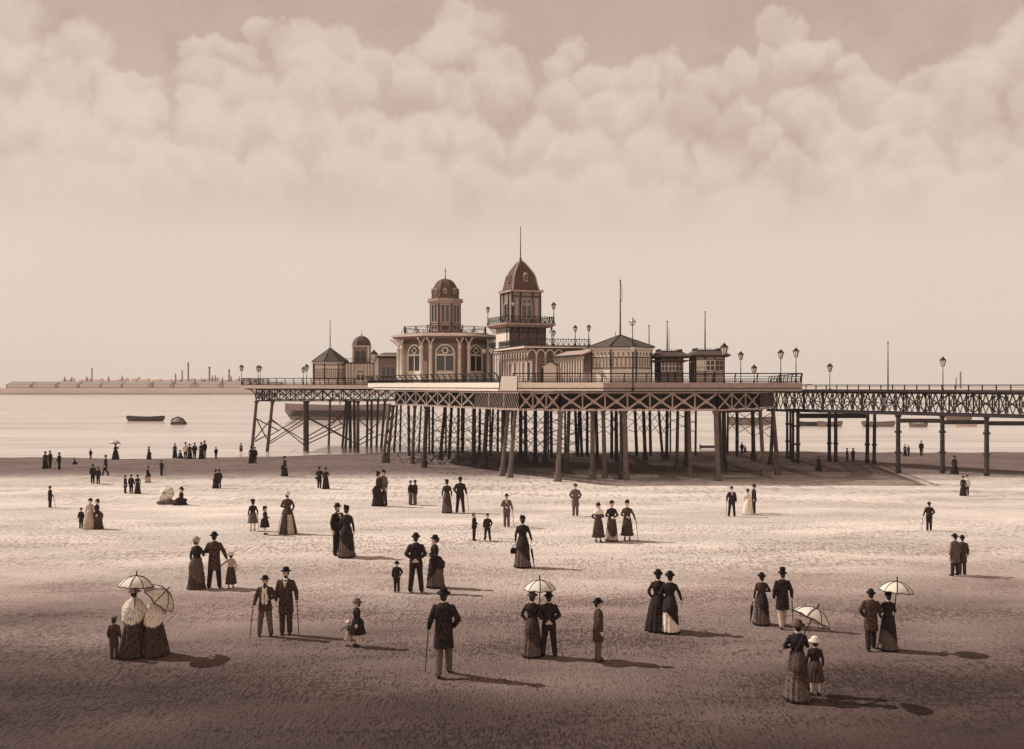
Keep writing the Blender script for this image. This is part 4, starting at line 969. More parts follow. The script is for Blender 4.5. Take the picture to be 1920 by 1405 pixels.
# rear skyline: low roofs as houses
i=0; px=60
hl_=['beside a small spire','with a stepped roof','with a short ridge','low and long','with a small end gable','close by a chimney','behind the dock sheds','with a flat top']
hpos=[60,95,120,150,172,197,212,240,262,283,300,330,350,374,392,410,430,446]
def housem(wd,ht,g_): 
    return MB().box((-wd,0,0),(wd,10,ht)).quads([(-wd,-.3,ht),(wd,-.3,ht),(wd,10.3,ht),(-wd,10.3,ht),(-wd,5,ht+g_),(wd,5,ht+g_)],[(0,1,5,4),(2,3,4,5),(0,4,3),(1,2,5)])
for px in hpos:
    o=housem(rng.uniform(2.5,5.5),rng.uniform(6.2,7.4),rng.uniform(.8,1.8)).build('town_house',M['farwall'],None,(fx(px),D+60,fz(728)))
    tag(o,'tiny pale house roof on the far skyline behind the dock sheds','house','tiny houses on the far skyline')
def chimney(px,yt,r,label,cap=False):
    o=empty('factory_chimney',(fx(px),D+45,fz(728)));tag(o,label,'chimney','factory chimneys on the far shore')
    h=Z(yt,D+45)-fz(728); r*=.68; MB().lathe([(r*1.15,0),(r,h*.9),(r*1.0,h)],n=10).build('shaft',M['fardark'],o)
    MB().lathe([(r*(1.6 if cap else 1.2),h-1.2),(r*(1.6 if cap else 1.2),h)],n=10).build('crown',M['fardark'],o)
for a in ((127,690,.75,'first thin tall chimney at the far left of the skyline'),(293,701,.8,'shortest of three chimneys rising in steps'),(306,695,.8,'middle one of three chimneys rising in steps'),(318,680,.95,'tallest chimney on the far shore'),(360,688,1.0,'flat topped wide chimney in the middle of the skyline',True),(399,693,1.0,'stout chimney nearest the landing stage on the far shore')): chimney(*a)
def spire(px,yt,label):
    h=Z(yt,D+45)-fz(728); o=empty('church_spire',(fx(px),D+45,fz(728)));tag(o,label,'spire','small spires on the far skyline')
    MB().box((-.55,-.55,0),(.55,.55,h*.7)).build('belfry',M['fardark'],o); MB().lathe([(.75,h*.7),(.08,h)],n=6,smooth=False).build('roof',M['fardark'],o)
for px,yt,lb in ((73,705,'tiny spire, first from the left on the far skyline'),(86,706,'tiny spire, second from the left on the far skyline'),(117,704,'tiny spire just left of the first thin chimney'),(160,704,'tiny spire right of the first thin chimney'),(187,703,'tiny spire halfway between the first thin chimney and the three graded ones'),
    (331,708,'tiny spire just right of the tallest chimney'),(345,708,'tiny spire left of the flat topped chimney'),(366,703,'tiny spire close right of the flat topped chimney'),(372,702,'tiny spire second right of the flat topped chimney'),(386,706,'tiny spire left of the stout chimney'),(403,704,'tiny spire touching the stout chimney'),(419,705,'tiny spire right of the stout chimney'),(437,708,'last tiny spire before the landing stage')): spire(px,yt,lb)
for px,yt,r,lb in ((1801,697,.9,'thin distant chimney above the bridge near the right edge'),(1793,708,.6,'very short distant chimney above the bridge near the right edge')):
    o=empty('factory_chimney',(X(px,900),900,WATER));tag(o,lb,'chimney','factory chimneys on the far shore');h=Z(yt,900)-WATER
    MB().lathe([(r,0),(r*.8,h)],n=8).build('shaft',M['fardark'],o); MB().lathe([(r,h-1),(r,h)],n=8).build('crown',M['fardark'],o)

# ------------------------------------------------------------------ boats
def hullmesh(L_,B_,Hh,sheer=.2,sharp=(1,1),keel=.35,n=22):
    rings=[]
    for i in range(n+1):
        t=i/n; x=(t-.5)*L_; e=abs(2*t-1); s=sharp[0] if t<.5 else sharp[1]
        b=B_/2*max(.04 if s else .45,(1-e**2.6) if s else (1-.55*e**3)); g_=Hh*(1+sheer*e*e); kz=-keel*(1-(e**4 if s else 0)*.9)
        pts=[(b,g_),(b*.96,g_*.5),(b*.72,kz*.3),(b*.3,kz),(-b*.3,kz),(-b*.72,kz*.3),(-b*.96,g_*.5),(-b,g_),(-b*.86,g_-.02),(-b*.8,g_*.55),(b*.8,g_*.55),(b*.86,g_-.02)]
        xo=x+(-1 if t<.5 else 1)*0.10*L_*0.5*e**6
        rings.append([Vector((xo-(0.06*L_*e**5*(1 if t>.5 else -1)) if z_<.0 else xo,y_,z_)) for y_,z_ in pts])
    return MB().loft(rings,False)
def boat(px,yb,pl,ph_,label,dark=False,rz=0,name='rowing_boat',m=M['hull']):
    d=F*(H0-WATER)/(yb-YH); L_=pl*d/F; Hh=ph_*d/F
    o=empty(name,(X(px,d),d,WATER),R(rz)); tag(o,label,'boat','boats moored on the river')
    hullmesh(L_,L_*.2,Hh,.25).build('hull',m,o)
    g_=MB()
    for s in (-1,1):
        pts=[Vector(((t-.5)*L_*1.02,s*L_*.1*max(.03,1-abs(2*t-1)**2.6),Hh*(1+.25*(2*t-1)**2)+.02)) for t in [i/14 for i in range(15)]]; g_.path(pts,Hh*.07,5)
    g_.build('gunwale',M['hulld'],o)
    for t in (-.22,.02,.25): MB().box((t*L_-.1,-L_*.085,Hh*.72),(t*L_+.1,L_*.085,Hh*.8)).build('thwart',M['hulld'],o)
    return o
boat(273,790,66,8,'long dark open boat afloat left of the pier, beside a domed buoy',m=M['hulld'])
boat(1405,797,77,12,'large open boat seen between the piles below the right end of the pier',rz=0)
boat(1520,799,44,7,'dark low boat under the bridge, left one of two overlapping',m=M['hulld'])
boat(1556,800,44,8,'paler low boat under the bridge, right one of two overlapping')
boat(1647,800,58,8,'open boat under the bridge right of its paired columns')
boat(1722,801,33,6,'smallest open boat under the bridge')
boat(1798,790,48,11,'larger dark boat just below the bridge near the right edge',m=M['hull'],rz=6)
boat(1812,800,38,5,'flat pale boat below the larger boat near the right edge',m=M['farwall'])
# domed buoy
d=F*(H0-WATER)/(796-YH); k=d/F; o=empty('domed_buoy',(X(335,d),d,WATER)); tag(o,'dome topped mooring buoy with a ribbed base afloat beside the long boat','buoy')
MB().lathe([(13*k,0.0),(13.4*k,2*k),(12*k,6*k),(9*k,10*k),(5*k,12.6*k),(1*k,13.6*k),(.3*k,15.5*k)],n=20).build('dome',M['hull'],o)
b=MB()
for i in range(28):
    a=2*PI*i/28; b.bar((math.cos(a)*13.6*k,math.sin(a)*13.6*k,-.2),(math.cos(a)*13.4*k,math.sin(a)*13.4*k,5*k),.14)
b.path([Vector((-12.6*k,-4*k,6*k)),Vector((-9*k,-5*k,11*k)),Vector((0,-3*k,14*k)),Vector((9*k,-5*k,11*k)),Vector((12.6*k,-4*k,6*k))],.12,5)
b.build('rib',M['hulld'],o)
# big hulk behind the stage
d=213; k=d/F; o=empty('ship_hull',(X(634,d),d,WATER),R(-4)); tag(o,'big grey ship hull with dark band lying behind the landing stage trestles','ship')
L_=184*k
hullmesh(L_,L_*.22,3.1,.12,(1,1),.3,30).build('hull',M['hull'],o)
bb=MB(); 
for i in range(60):
    t=.02+.96*i/59; bb.bar(((t-.5)*L_,-L_*.115*max(.1,1-abs(2*t-1)**2.6)-.15,.9),((t-.5)*L_,-L_*.115*max(.1,1-abs(2*t-1)**2.6)-.15,1.9),.16)
for z in (.85,1.95):
    bb.path([Vector(((t-.5)*L_,-L_*.115*max(.1,1-abs(2*t-1)**2.6)-.1,z)) for t in [i/20 for i in range(21)]],.1,5)
bb.build('planked_band',M['hulld'],o)
MB().path([Vector((-1.4,0,5.2)),Vector((-.6,0,5.25)),Vector((0,0,4.9)),Vector((.35,0,4.3)),Vector((.4,0,3.2))],.13,6).bar((0.4,0,3.9),(2.6,0,3.9),.15).build('davit',M['hulld'],o)
# floating roller
d=F*(H0-WATER)/(842-YH); k=d/F; o=empty('mooring_roller',(X(1326,d),d,WATER)); tag(o,'horizontal iron roller with a flanged end standing in the shallows between the piles','roller')
MB().tube((-12*k,0,4*k),(15*k,0,4*k),2.6*k,n=12).build('drum',M['pile'],o); MB().tube((-14*k,0,4*k),(-12.4*k,0,4*k),5.2*k,n=16).tube((14*k,0,4*k),(15.4*k,0,4*k),4.4*k,n=16).build('flange',M['pileb'],o)
# ------------------------------------------------------------------ people
def remesh(mb, voxel, smooth=2, dec=None):
    me=mb.mesh('tmp',M['skin']); o=bpy.data.objects.new('tmp',me); C.objects.link(o)
    m=o.modifiers.new('r','REMESH'); m.mode='VOXEL'; m.voxel_size=voxel; m.use_smooth_shade=True
    if smooth: s_=o.modifiers.new('s','SMOOTH'); s_.iterations=smooth; s_.factor=.5
    if dec: q=o.modifiers.new('d','DECIMATE'); q.ratio=dec
    dg=bpy.context.evaluated_depsgraph_get(); dg.update(); r=bpy.data.meshes.new_from_object(o.evaluated_get(dg))
    bpy.data.objects.remove(o); bpy.data.meshes.remove(me); r.materials.clear(); return r
def cap(mb,p,q,r0,r1,n=10):
    """tapered limb with rounded ends"""
    p=Vector(p);q=Vector(q); mb.tube(p,q,r0,r1,n); mb.ell(p,(r0,r0,r0),n,6); mb.ell(q,(r1,r1,r1),n,6)
def ering(x,y,z,rx,ry,n=20): return [Vector((x+math.cos(2*PI*i/n)*rx,y+math.sin(2*PI*i/n)*ry,z)) for i in range(n)]
ARM={'down':((.245,.02,1.15),(.255,-.04,.91)),'cane':((.265,.03,1.16),(.315,-.10,.94)),'behind':((.285,.10,1.17),(.05,.185,1.02)),
 'front':((.275,-.01,1.16),(.06,-.20,1.09)),'pocket':((.30,.06,1.17),(.20,-.07,.99)),'up':((.26,-.10,1.17),(.15,-.24,1.38)),'out':((.34,-.12,1.24),(.50,-.26,1.08)),
 'link':((.30,.0,1.17),(.14,-.17,1.13)),'hold':((.30,-.03,1.15),(.36,-.10,.94)),'knee':((.24,-.16,1.2),(.16,-.34,1.02))}
LEG={'stand':(((.095,0,.5),(.10,.02,.09)),((.095,0,.5),(.10,.02,.09))),
 'apart':(((.13,0,.5),(.17,.02,.09)),((.13,0,.5),(.17,.02,.09))),
 'stride':(((.09,-.13,.51),(.09,-.22,.09)),((.09,.05,.5),(.09,.24,.12)))}
CACHE={}
def joints(fem,arms):
    sw=.148 if fem else .175; k=.93 if fem else 1.0; J={}
    for s,a in ((-1,arms[0]),(1,arms[1])):
        e,w_=ARM[a]; J[s]=(Vector((s*sw,0,1.395*k)),Vector((s*e[0]*(.9 if fem else 1),e[1],e[2]*k)),Vector((s*w_[0]*(.92 if fem else 1),w_[1],w_[2]*k)))
    return J
def hand(mb,w_,e,s):
    d=(w_-e).normalized(); side=Vector((0,-1,0)) if abs(d.z)>.6 else Vector((0,0,1)); ac=(side-d*side.dot(d)).normalized(); nrm=d.cross(ac)
    if nrm.x*s<0: nrm=-nrm           # back of the hand faces outwards
    pc=w_+d*.055
    mb.ell(w_+d*.03,(.026,.026,.03),8,6); mb.bar(w_+d*.01,w_+d*.095,.072,.026,up=tuple(nrm))
    for i,(ln,off) in enumerate(((.068,.030),(.076,.010),(.070,-.010),(.055,-.029))):
        b0=w_+d*.09+ac*off; b1=b0+d*ln*.45-nrm*.012; b2=b1+d*ln*.38-nrm*.03
        cap(mb,b0,b1,.0095,.009,6); cap(mb,b1,b2,.009,.0075,6)
    t0=w_+d*.03+ac*.034; t1=t0+d*.03+ac*.022-nrm*.01; t2=t1+d*.028+ac*.004-nrm*.012
    cap(mb,t0,t1,.013,.011,6); cap(mb,t1,t2,.011,.009,6)
def head(mb,z,hs=1.0,kk=1.0):
    c=z
    mb.ell((0,.008,c+.02*hs),(.076*hs,.093*hs,.10*hs),18,12); mb.ell((0,-.028*hs,c-.055*hs),(.055*hs,.058*hs,.062*hs),14,8)
    mb.ell((0,-.088*hs,c-.012*hs),(.013*hs,.022*hs,.024*hs),8,6); mb.ell((0,-.085*hs,c-.028*hs),(.019*hs,.02*hs,.012*hs),8,5)
    mb.ell((0,-.075*hs,c+.035*hs),(.05*hs,.02*hs,.010*hs),10,5); mb.ell((0,-.083*hs,c-.058*hs),(.026*hs,.012*hs,.012*hs),8,5); mb.ell((0,-.074*hs,c-.098*hs),(.022*hs,.018*hs,.016*hs),8,5)
    for s in (-1,1): mb.ell((s*.078*hs,.012*hs,c-.005*hs),(.010*hs,.020*hs,.032*hs),8,6); mb.ell((s*.038*hs,-.068*hs,c-.02*hs),(.02*hs,.02*hs,.018*hs),8,5)
def body(fem,arms,legs,hs,beard):
    key=('b',fem,arms,legs,hs,beard)
    if key in CACHE: return CACHE[key]
    k=.93 if fem else 1.0; mb=MB(); hz=1.635*k+(hs-1)*.06
    head(mb,hz,hs)
    cap(mb,(0,.015,1.46*k),(0,.005,hz-.05),.052,.048,10)
    w=1 if not fem else .82
    mb.loft([ering(0,0,z*k,rx*w,ry*(.95 if fem else 1)) for z,rx,ry in ((.84,.12,.09),(.90,.165,.115),(1.0,.155,.11),(1.12,.135 if not fem else .115,.10),(1.24,.155,.11),(1.34,.172,.115),(1.41,.165,.095),(1.455,.11,.075),(1.49,.055,.055))])
    for s,(sh,el,wr) in joints(fem,arms).items():
        cap(mb,sh,el,.05,.042); cap(mb,el,wr,.041,.027); hand(mb,wr,el,s)
    lg=LEG[legs]
    for s,(kn,an) in ((-1,lg[0]),(1,lg[1])):
        kn=Vector((s*kn[0],kn[1],kn[2]*k)); an=Vector((s*an[0],an[1],an[2])); hp=Vector((s*.085,0,.89*k))
        cap(mb,hp,kn,.082,.056); cap(mb,kn,an,.055,.038)
        mb.ell((an.x,an.y-.07,.045),(.042,.125,.042),12,6); mb.ell((an.x,an.y+.02,.05),(.038,.045,.05),10,6)
    me=remesh(mb,.0085,2,.22)
    me.materials.append(M['skin']); me.materials.append(M['face']); me.materials.append(M['shoe']); me.materials.append(M['hair'])
    for p in me.polygons:
        x,y,z=p.center; i=0; dz=(z-hz)/hs; ax=abs(x)/hs; yy=y/hs
        if z<.135: i=2
        elif yy<-.045 and abs(dz-.012)<.011 and .018<ax<.05: i=1
        elif yy<-.05 and abs(dz+.062)<.007 and ax<.026: i=1
        elif beard and yy<.02 and (dz<-.066 or (dz<-.045 and ax<.035 and dz>-.056) or (ax>.055 and dz<.0)) and dz>-.13 and z>1.5*k: i=3
        p.material_index=i; p.use_smooth=True
    CACHE[key]=me; return me
def hairmesh(fem,hs,bun):
    key=('h',fem,hs,bun)
    if key in CACHE: return CACHE[key]
    k=.93 if fem else 1; hz=1.635*k+(hs-1)*.06; mb=MB()
    mb.ell((0,.022*hs,hz+.032*hs),(.083*hs,.092*hs,.098*hs),16,10); mb.ell((0,.055*hs,hz-.03*hs),(.072*hs,.06*hs,.07*hs),12,8)
    for s in (-1,1): mb.ell((s*.072*hs,.0,hz+.005*hs),(.014*hs,.03*hs,.04*hs),8,5)
    if bun: mb.ell((0,.105*hs,hz+.0),(.055,.05,.06),10,8)
    me=remesh(mb,.010,1,.4); me.materials.append(M['hair']); CACHE[key]=me; return me
def coatmesh(fem,arms,length,legs,m,openf):
    key=('c',fem,arms,length,legs,m.name,openf)
    if key in CACHE: return CACHE[key]
    k=.93 if fem else 1; mb=MB()
    if fem:
        prof=[(1.0,.155,.145),(1.05,.135,.125),(1.12,.122,.108),(1.22,.145,.125),(1.32,.168,.14),(1.40,.165,.115),(1.45,.115,.085),(1.495,.062,.062)]
        if length: prof=[(.62,.235,.27),(.8,.21,.24),(.95,.175,.185)]+prof[1:]
    else:
        hem={'short':.78,'frock':.58,'long':.40,'vest':.90}[length]
        prof=[(hem,.215 if length!='vest' else .165,.16 if length!='vest' else .125),(hem+.12,.205 if length!='vest' else .165,.155 if length!='vest' else .12),(1.02,.178,.14),(1.12,.172,.135),(1.26,.19,.142),(1.36,.205,.135),(1.42,.19,.115),(1.465,.12,.085),(1.51,.062,.062)]
    mb.loft([ering(0,.012 if z<1.1 else 0,z*k,rx,ry) for z,rx,ry in prof])
    for s,(sh,el,wr) in joints(fem,arms).items():
        r0,r1,r2=(.070,.064,.047) if not fem else (.052,.044,.034)
        if length!='vest': cap(mb,sh,el,r0,r1); cap(mb,el,el.lerp(wr,.93),r1,r2)
        else: cap(mb,sh,el,.056,.048); cap(mb,el,el.lerp(wr,.9),.048,.038)
    if not fem and length in('short','frock','long'):
        mb.bar((.11,-.142,1.0),(.13,-.13,hem+.03),.02,.05)
    me=remesh(mb,.013,3,.45); me.materials.append(m); me.materials.append(M['shirt']); me.materials.append(CL['felt'])
    if openf:
        for p in me.polygons:
            x,y,z=p.center; z/=k
            if y<-.04:
                if openf=='vest' and abs(x)<.085-.02*(z>1.3) and .97<z<1.47: p.material_index=1
                elif openf=='v' and z>1.22 and abs(x)<(z-1.22)*.22 and abs(x)>.0: p.material_index=1
                if p.material_index==1 and abs(x)<.012 and z<1.30: p.material_index=2
                if abs(x)<.035 and 1.43<z<1.48: p.material_index=2
            if openf=='cape' and z>1.30: pass
    CACHE[key]=me; return me
def trousermesh(legs,m,shortp=False):
    key=('t',legs,m.name,shortp)
    if key in CACHE: return CACHE[key]
    mb=MB(); mb.loft([ering(0,0,z,rx,ry) for z,rx,ry in ((.80,.17,.12),(.9,.178,.128),(1.02,.165,.12))])
    for s,(kn,an) in ((-1,LEG[legs][0]),(1,LEG[legs][1])):
        kn=Vector((s*kn[0],kn[1],kn[2])); an=Vector((s*an[0],an[1],an[2])); hp=Vector((s*.088,0,.88))
        cap(mb,hp,kn,.106,.086)
        if not shortp: cap(mb,kn,an+Vector((0,0,.0)),.085,.074)
    me=remesh(mb,.013,3,.45); me.materials.append(m); CACHE[key]=me; return me
def skirtmesh(style,m,m2,seed=0):
    key=('s',style,m.name,m2.name if m2 else '',seed)
    if key in CACHE: return CACHE[key]
    rng=random.Random(seed); n=72; rings=[]; bust=.13 if style in('bustle','drape') else .05
    top=1.0; bot={'bustle':.015,'drape':.015,'full':.015,'calf':.22,'knee':.45}[style]; rb={'bustle':.27,'drape':.26,'full':.36,'calf':.25,'knee':.25}[style]
    K=18; ph=[rng.uniform(0,6) for _ in range(4)]
    for j in range(K+1):
        t=j/K; z=top+(bot-top)*t; r=.135+(rb-.135)*(t**.62); ring=[]
        for i in range(n):
            a=2*PI*i/n; pl=1+.085*t*math.cos(14*a+ph[0]+t)+.04*t*math.cos(9*a+ph[1])
            ruf=1+(.05*math.cos(30*a) if t>.86 and style!='full' else 0); 
            if style!='full' and .82<t<.88: ruf*=.95
            x=math.cos(a)*r*pl*ruf; y=math.sin(a)*r*pl*ruf*1.0
            b=bust*math.exp(-((t-.22)/.2)**2)*max(0,math.sin(a))**1.2+(.07*max(0,math.sin(a))*t)
            if style=='drape': z2=0; b+=.02*math.sin(t*40+2*math.cos(a)*2)*(t<.6)
            ring.append(Vector((x,y+b,z)))
        rings.append(ring)
    # inner side, so the hem has thickness
    rings2=[[Vector((v.x*.93,v.y*.93,v.z+.02)) for v in rings[-1]],[Vector((v.x*.4,v.y*.4,.5 if bot<.3 else bot+.15)) for v in rings[-1]]]
    me=MB().loft(rings+rings2).mesh('skirt',[m,m2 or m])
    if m2:
        fl=[]
        for p in me.polygons:
            x,y,z=p.center; a=math.atan2(y,x); sw=.42+.22*math.sin(a*1.5+.6)
            if style=='drape' and (z<sw and z>.05 ): p.material_index=1
            if style!='drape' and abs(math.sin(a*2.0+.4))>.75 and z<.8: p.material_index=1
    CACHE[key]=me; return me
def apron(m):   # gathered over-drape of lighter stuff
    key=('ap',m.name)
    if key in CACHE: return CACHE[key]
    rings=[]; n=30
    for j in range(11):
        t=j/10; ring=[]
        for i in range(n):
            a=2*PI*i/n; z=.98-.50*t*(1+.18*math.sin(a*2+1)) ; r=.15+.15*t**.6+.014*math.sin(t*26+2*math.cos(a*2))
            b=.15*math.exp(-((t-.4)/.35)**2)*max(0,math.sin(a))
            ring.append(Vector((math.cos(a)*r,math.sin(a)*r+b,z)))
        rings.append(ring)
    rings.append([Vector((v.x*.9,v.y*.9,v.z+.03)) for v in rings[-1]])
    me=MB().loft(rings).mesh('overskirt',m); CACHE[key]=me; return me
def shawl(m):
    key=('sh',m.name)
    if key in CACHE: return CACHE[key]
    mb=MB(); n=28; rings=[]
    for j in range(11):
        t=j/10; ring=[]
        for i in range(n):
            a=2*PI*i/n; dn=.38+.26*max(0,math.sin(a)); z=1.40-dn*t
            r=.06+.165*math.sin(min(1,t*1.5)*PI/2)+.035*t+.012*math.sin(7*a+t*3); ring.append(Vector((math.cos(a)*r*1.08,math.sin(a)*r*.85+.06*t,z)))
        rings.append(ring)
    rings.append([Vector((v.x*.9,v.y*.9,v.z+.05)) for v in rings[-1]])
    me=mb.loft(rings).mesh('shawl',m); CACHE[key]=me; return me
def capemesh(m):
    key=('cp',m.name)
    if key in CACHE: return CACHE[key]
    rings=[ering(0,0,z,rx,ry) for z,rx,ry in ((1.22,.235,.16),(1.26,.235,.165),(1.34,.20,.15),(1.40,.12,.10),(1.43,.065,.065))]
    me=MB().loft(rings).mesh('collar',m); CACHE[key]=me; return me
def hatmesh(kind,m,hs):
    key=('hat',kind,m.name,hs)
    if key in CACHE: return CACHE[key]
    mb=MB(); 
    if kind=='bowler': mb.lathe([(.088,-.01),(.135,-.015),(.15,.012),(.146,.02),(.13,.0),(.094,.006),(.093,.05),(.082,.09),(.055,.115),(.001,.123)],n=20,sx=.92,sy=1.08)
    elif kind=='top': mb.lathe([(.088,-.01),(.13,-.01),(.15,.008),(.145,.016),(.094,.006),(.088,.05),(.092,.13),(.096,.165),(.09,.17),(.001,.168)],n=20,sx=.92,sy=1.08)
    elif kind=='brim': mb.lathe([(.088,-.012),(.145,-.012),(.155,.004),(.147,.01),(.095,.006),(.09,.06),(.075,.10),(.045,.112),(.001,.106)],n=20,sx=.95,sy=1.05)
    elif kind=='cap': mb.lathe([(.086,-.02),(.088,.02),(.108,.05),(.1,.072),(.05,.085),(.001,.086)],n=18); mb.ell((0,-.10,-.006),(.06,.05,.01),10,4)
    elif kind=='straw': mb.lathe([(.088,-.012),(.15,-.035),(.157,-.026),(.10,.006),(.092,.05),(.06,.08),(.001,.088)],n=20)
    elif kind=='bonnet': mb.ell((0,.03,.0),(.11,.12,.12),16,10); mb.lathe([(.11,0),(.125,.02),(.115,.04)],(0,-.07,0),n=14,sx=1,sy=.3)
    elif kind=='toque': mb.lathe([(.086,-.015),(.105,-.005),(.10,.02),(.092,.03),(.085,.07),(.05,.10),(.001,.11)],n=16); mb.ell((.05,.03,.09),(.03,.06,.05),8,6); mb.ell((-.02,.06,.085),(.05,.04,.04),8,6)
    me=mb.mesh('hat',m)
    if hs!=1:
        for v in me.vertices: v.co*=hs
    CACHE[key]=me; return me
HAT_H={'bowler':.122,'top':.168,'brim':.11,'cap':.086,'straw':.086,'bonnet':.12,'toque':.13,'none':.02}
def cane_obj(p0,p1,label,r=.012):
    d=(p1-p0); o=empty('walking_cane',p0); tag(o,label,'walking cane','walking canes')
    MB().tube((0,0,0),d,r,r*.8,6).build('shaft',M['hair'],o); MB().path([Vector((0,0,0)),Vector((0,0,.03)),Vector((0,-.03,.05)),Vector((0,-.07,.03))],r*1.2,5).build('handle',M['black'],o)
def parasol(p,tilt,rad,label,held=None,shaft=.85,cm=None,opened=True):
    """p: apex of the canopy; tilt: rotation matrix of the stick"""
    o=empty('parasol',p); tag(o,label,'parasol','open parasols'); o.rotation_mode='QUATERNION'; o.rotation_quaternion=tilt
    g=8; n=48; K=7; rings=[]
    for j in range(K+1):
        t=j/K; ring=[]
        for i in range(n):
            a=2*PI*i/n; u=abs(((i%(n//g))/(n//g))-.5)*2      # 0 mid gore, 1 at rib
            r=rad*math.sin(t*1.15)/math.sin(1.15)*(1-.07*(1-u)*t); z=-rad*.62*(1-math.cos(t*1.35))/(1-math.cos(1.35))*(1-.10*(1-u)*t)+.0
            ring.append(Vector((math.cos(a)*max(r,.004),math.sin(a)*max(r,.004),z)))
        rings.append(ring)
    inn=[[Vector((v.x*.985,v.y*.985,v.z-.012)) for v in r] for r in rings[::-1]]
    MB().loft(rings+inn,True,False).build('canopy',cm or M['shirt'],o)
    rb=MB()
    for i in range(g):
        a=2*PI*i/g; rb.path([Vector((math.cos(a)*r_,math.sin(a)*r_,z)) for r_,z in [(rad*math.sin(t*1.15)/math.sin(1.15),-rad*.62*(1-math.cos(t*1.35))/(1-math.cos(1.35))+.003) for t in [j/6 for j in range(7)]]],.010,4)
    rb.build('rib',M['black'],o)
    ed=MB(); ed.path(rings[-1]+[rings[-1][0]],.009,4); ed.build('hem',M['black'],o)
    MB().tube((0,0,.11),(0,0,-shaft),.011,n=6).tube((0,0,.0),(0,0,.09),.018,.014,6).build('shaft',M['black'],o)
    return o
def person(px,py,ytop,label,fem=False,face=0,arms=('down','down'),legs='stand',coat='black',length='short',tr='black',hat='bowler',hatm='felt',skirt='bustle',sk=None,sk2=None,
           openf=None,child=False,beard=False,over=None,shl=None,cane=0,canelab=None,group='people on the beach',cap_=None,seated=False,bun=True,hatrot=0):
    g0=ground(px,py); hs=1.22 if child else 1.0
    k=.93 if fem else 1.0; tot=1.635*k+(hs-1)*.06+.06*hs+HAT_H[hat]*hs
    if seated: tot-=.62
    sc=(py-ytop)*g0.y/F/tot
    o=empty('person',g0,R(face)); o.scale=(sc,)*3; tag(o,label,'person',group)
    if seated: o.location=g0-Vector((0,0,.62*sc+.0))
    cm=CL[coat]; far=False
    obj('body',body(fem,arms,legs,hs,beard),o)
    obj('hair',hairmesh(fem,hs,fem and bun and not child),o)
    if fem:
        obj('bodice',coatmesh(True,arms,length in('jacket','long'),legs,cm,openf),o)
        s_=skirtmesh(skirt,CL[sk or coat],CL[sk2] if sk2 else None,int(px)%3)
        so_=obj('skirt',s_,o)
        if seated: so_.scale=(1.5,1.35,.42); so_.location=(0,-.1,.6)
        if over: obj('overskirt',apron(CL[over]),o)
        if shl: obj('shawl',shawl(CL[shl]),o)
        if cap_: obj('collar',capemesh(CL[cap_]),o)
    else:
        obj('coat',coatmesh(False,arms,length,legs,cm,openf),o); obj('trousers',trousermesh(legs,CL[tr]),o)
    if hat!='none':
        hz=1.635*k+(hs-1)*.06+.062*hs; obj('hat',hatmesh(hat,CL[hatm],hs),o,(0,.012,hz),(R(-4),0,R(hatrot)))
    if cane:
        s=cane; J=joints(fem,arms)[s]; wr=J[2]; d=(wr-J[1]).normalized(); hp=wr+d*.09
        mw=Matrix.Translation(o.location)@Matrix.Rotation(R(face),4,'Z')@Matrix.Scale(sc,4)
        a=mw@hp; b=mw@Vector((s*(abs(hp.x)+.07),hp.y-.12,0)); b.z=G(b.x,b.y); cane_obj(a,b,canelab,.012*max(1,sc))
    return o,g0,sc
P=person
# --- far row along the waterline, left to right
P(85,879,846,'woman in dark dress at the far left, left one of a pair by the water',True,180)
P(94,878,845,'man in dark coat at the far left, right one of a pair by the water',face=160,hat='brim')
P(111,881,848,'man with a cane standing right of the pair at the far left',face=-100,hat='bowler',cane=1,arms=('down','cane'),canelab='cane of the man near the far left pair')
P(140,871,858,'tiny figure sitting on the wet sand near the far left',True,90,seated=True,hat='toque')
P(170,861,842,'child standing alone at the water edge near the left',face=180,child=True,hat='cap')
P(198,892,853,'man striding with a brimmed hat, above the pair of youths',face=-70,legs='stride',hat='brim')
P(279,862,837,'woman with a bulky bustle leaning over at the waterline',True,-90,hat='straw',hatm='felt')
P(174,907,870,'taller left youth of the pair walking below the striding man',face=-140,hat='brim')
P(184,908,876,'shorter right youth of the pair walking below the striding man',face=-140,hat='cap')
P(235,925,891,'thin man, left one of three standing in a line at the left',face=90,hat='brim',length='frock')
P(246,925,890,'stout man, middle one of three standing in a line at the left',face=180,hat='brim',length='frock')
P(258,926,890,'woman in dark dress, right one of three standing in a line at the left',True,-150)
P(277,905,874,'slim woman with a long trailing bustle skirt facing left',True,-100,skirt='drape',sk2='buff')
P(303,892,862,'man leaning on a cane near the left waterline',face=150,hat='bowler',cane=-1,arms=('cane','down'),canelab='cane of the man near the left waterline')
P(94,952,911,'man in a long coat alone at the far left leaning on a cane',face=140,length='frock',hat='bowler',cane=-1,arms=('cane','down'),canelab='cane of the man alone at the far left')
P(152,991,952,'boy in a knee length coat beside two women at the left',face=0,child=True,length='frock',hat='brim')
P(169,992,934,'woman in a pale speckled dress facing the viewer at the left',True,0,arms=('down','link'),coat='buff',skirt='full',sk='buff',hat='bonnet',hatm='felt')
P(182,992,935,'woman in a dark dress arm in arm with the pale dressed woman',True,-60,arms=('link','down'),coat='black',sk='brown',hat='toque')
P(340,947,913,'woman in a brimmed hat sitting on the sand beside a parasol',True,-80,seated=True,hat='brim',arms=('front','front'))
P(328,859,831,'woman, first from the left in the crowd at the waterline',True,180)
P(338,860,844,'small crouching child in the crowd at the waterline',True,180,seated=True,child=True,hat='cap')
P(348,861,829,'man in a pale coat in the crowd at the waterline',face=180,coat='light',hat='brim')
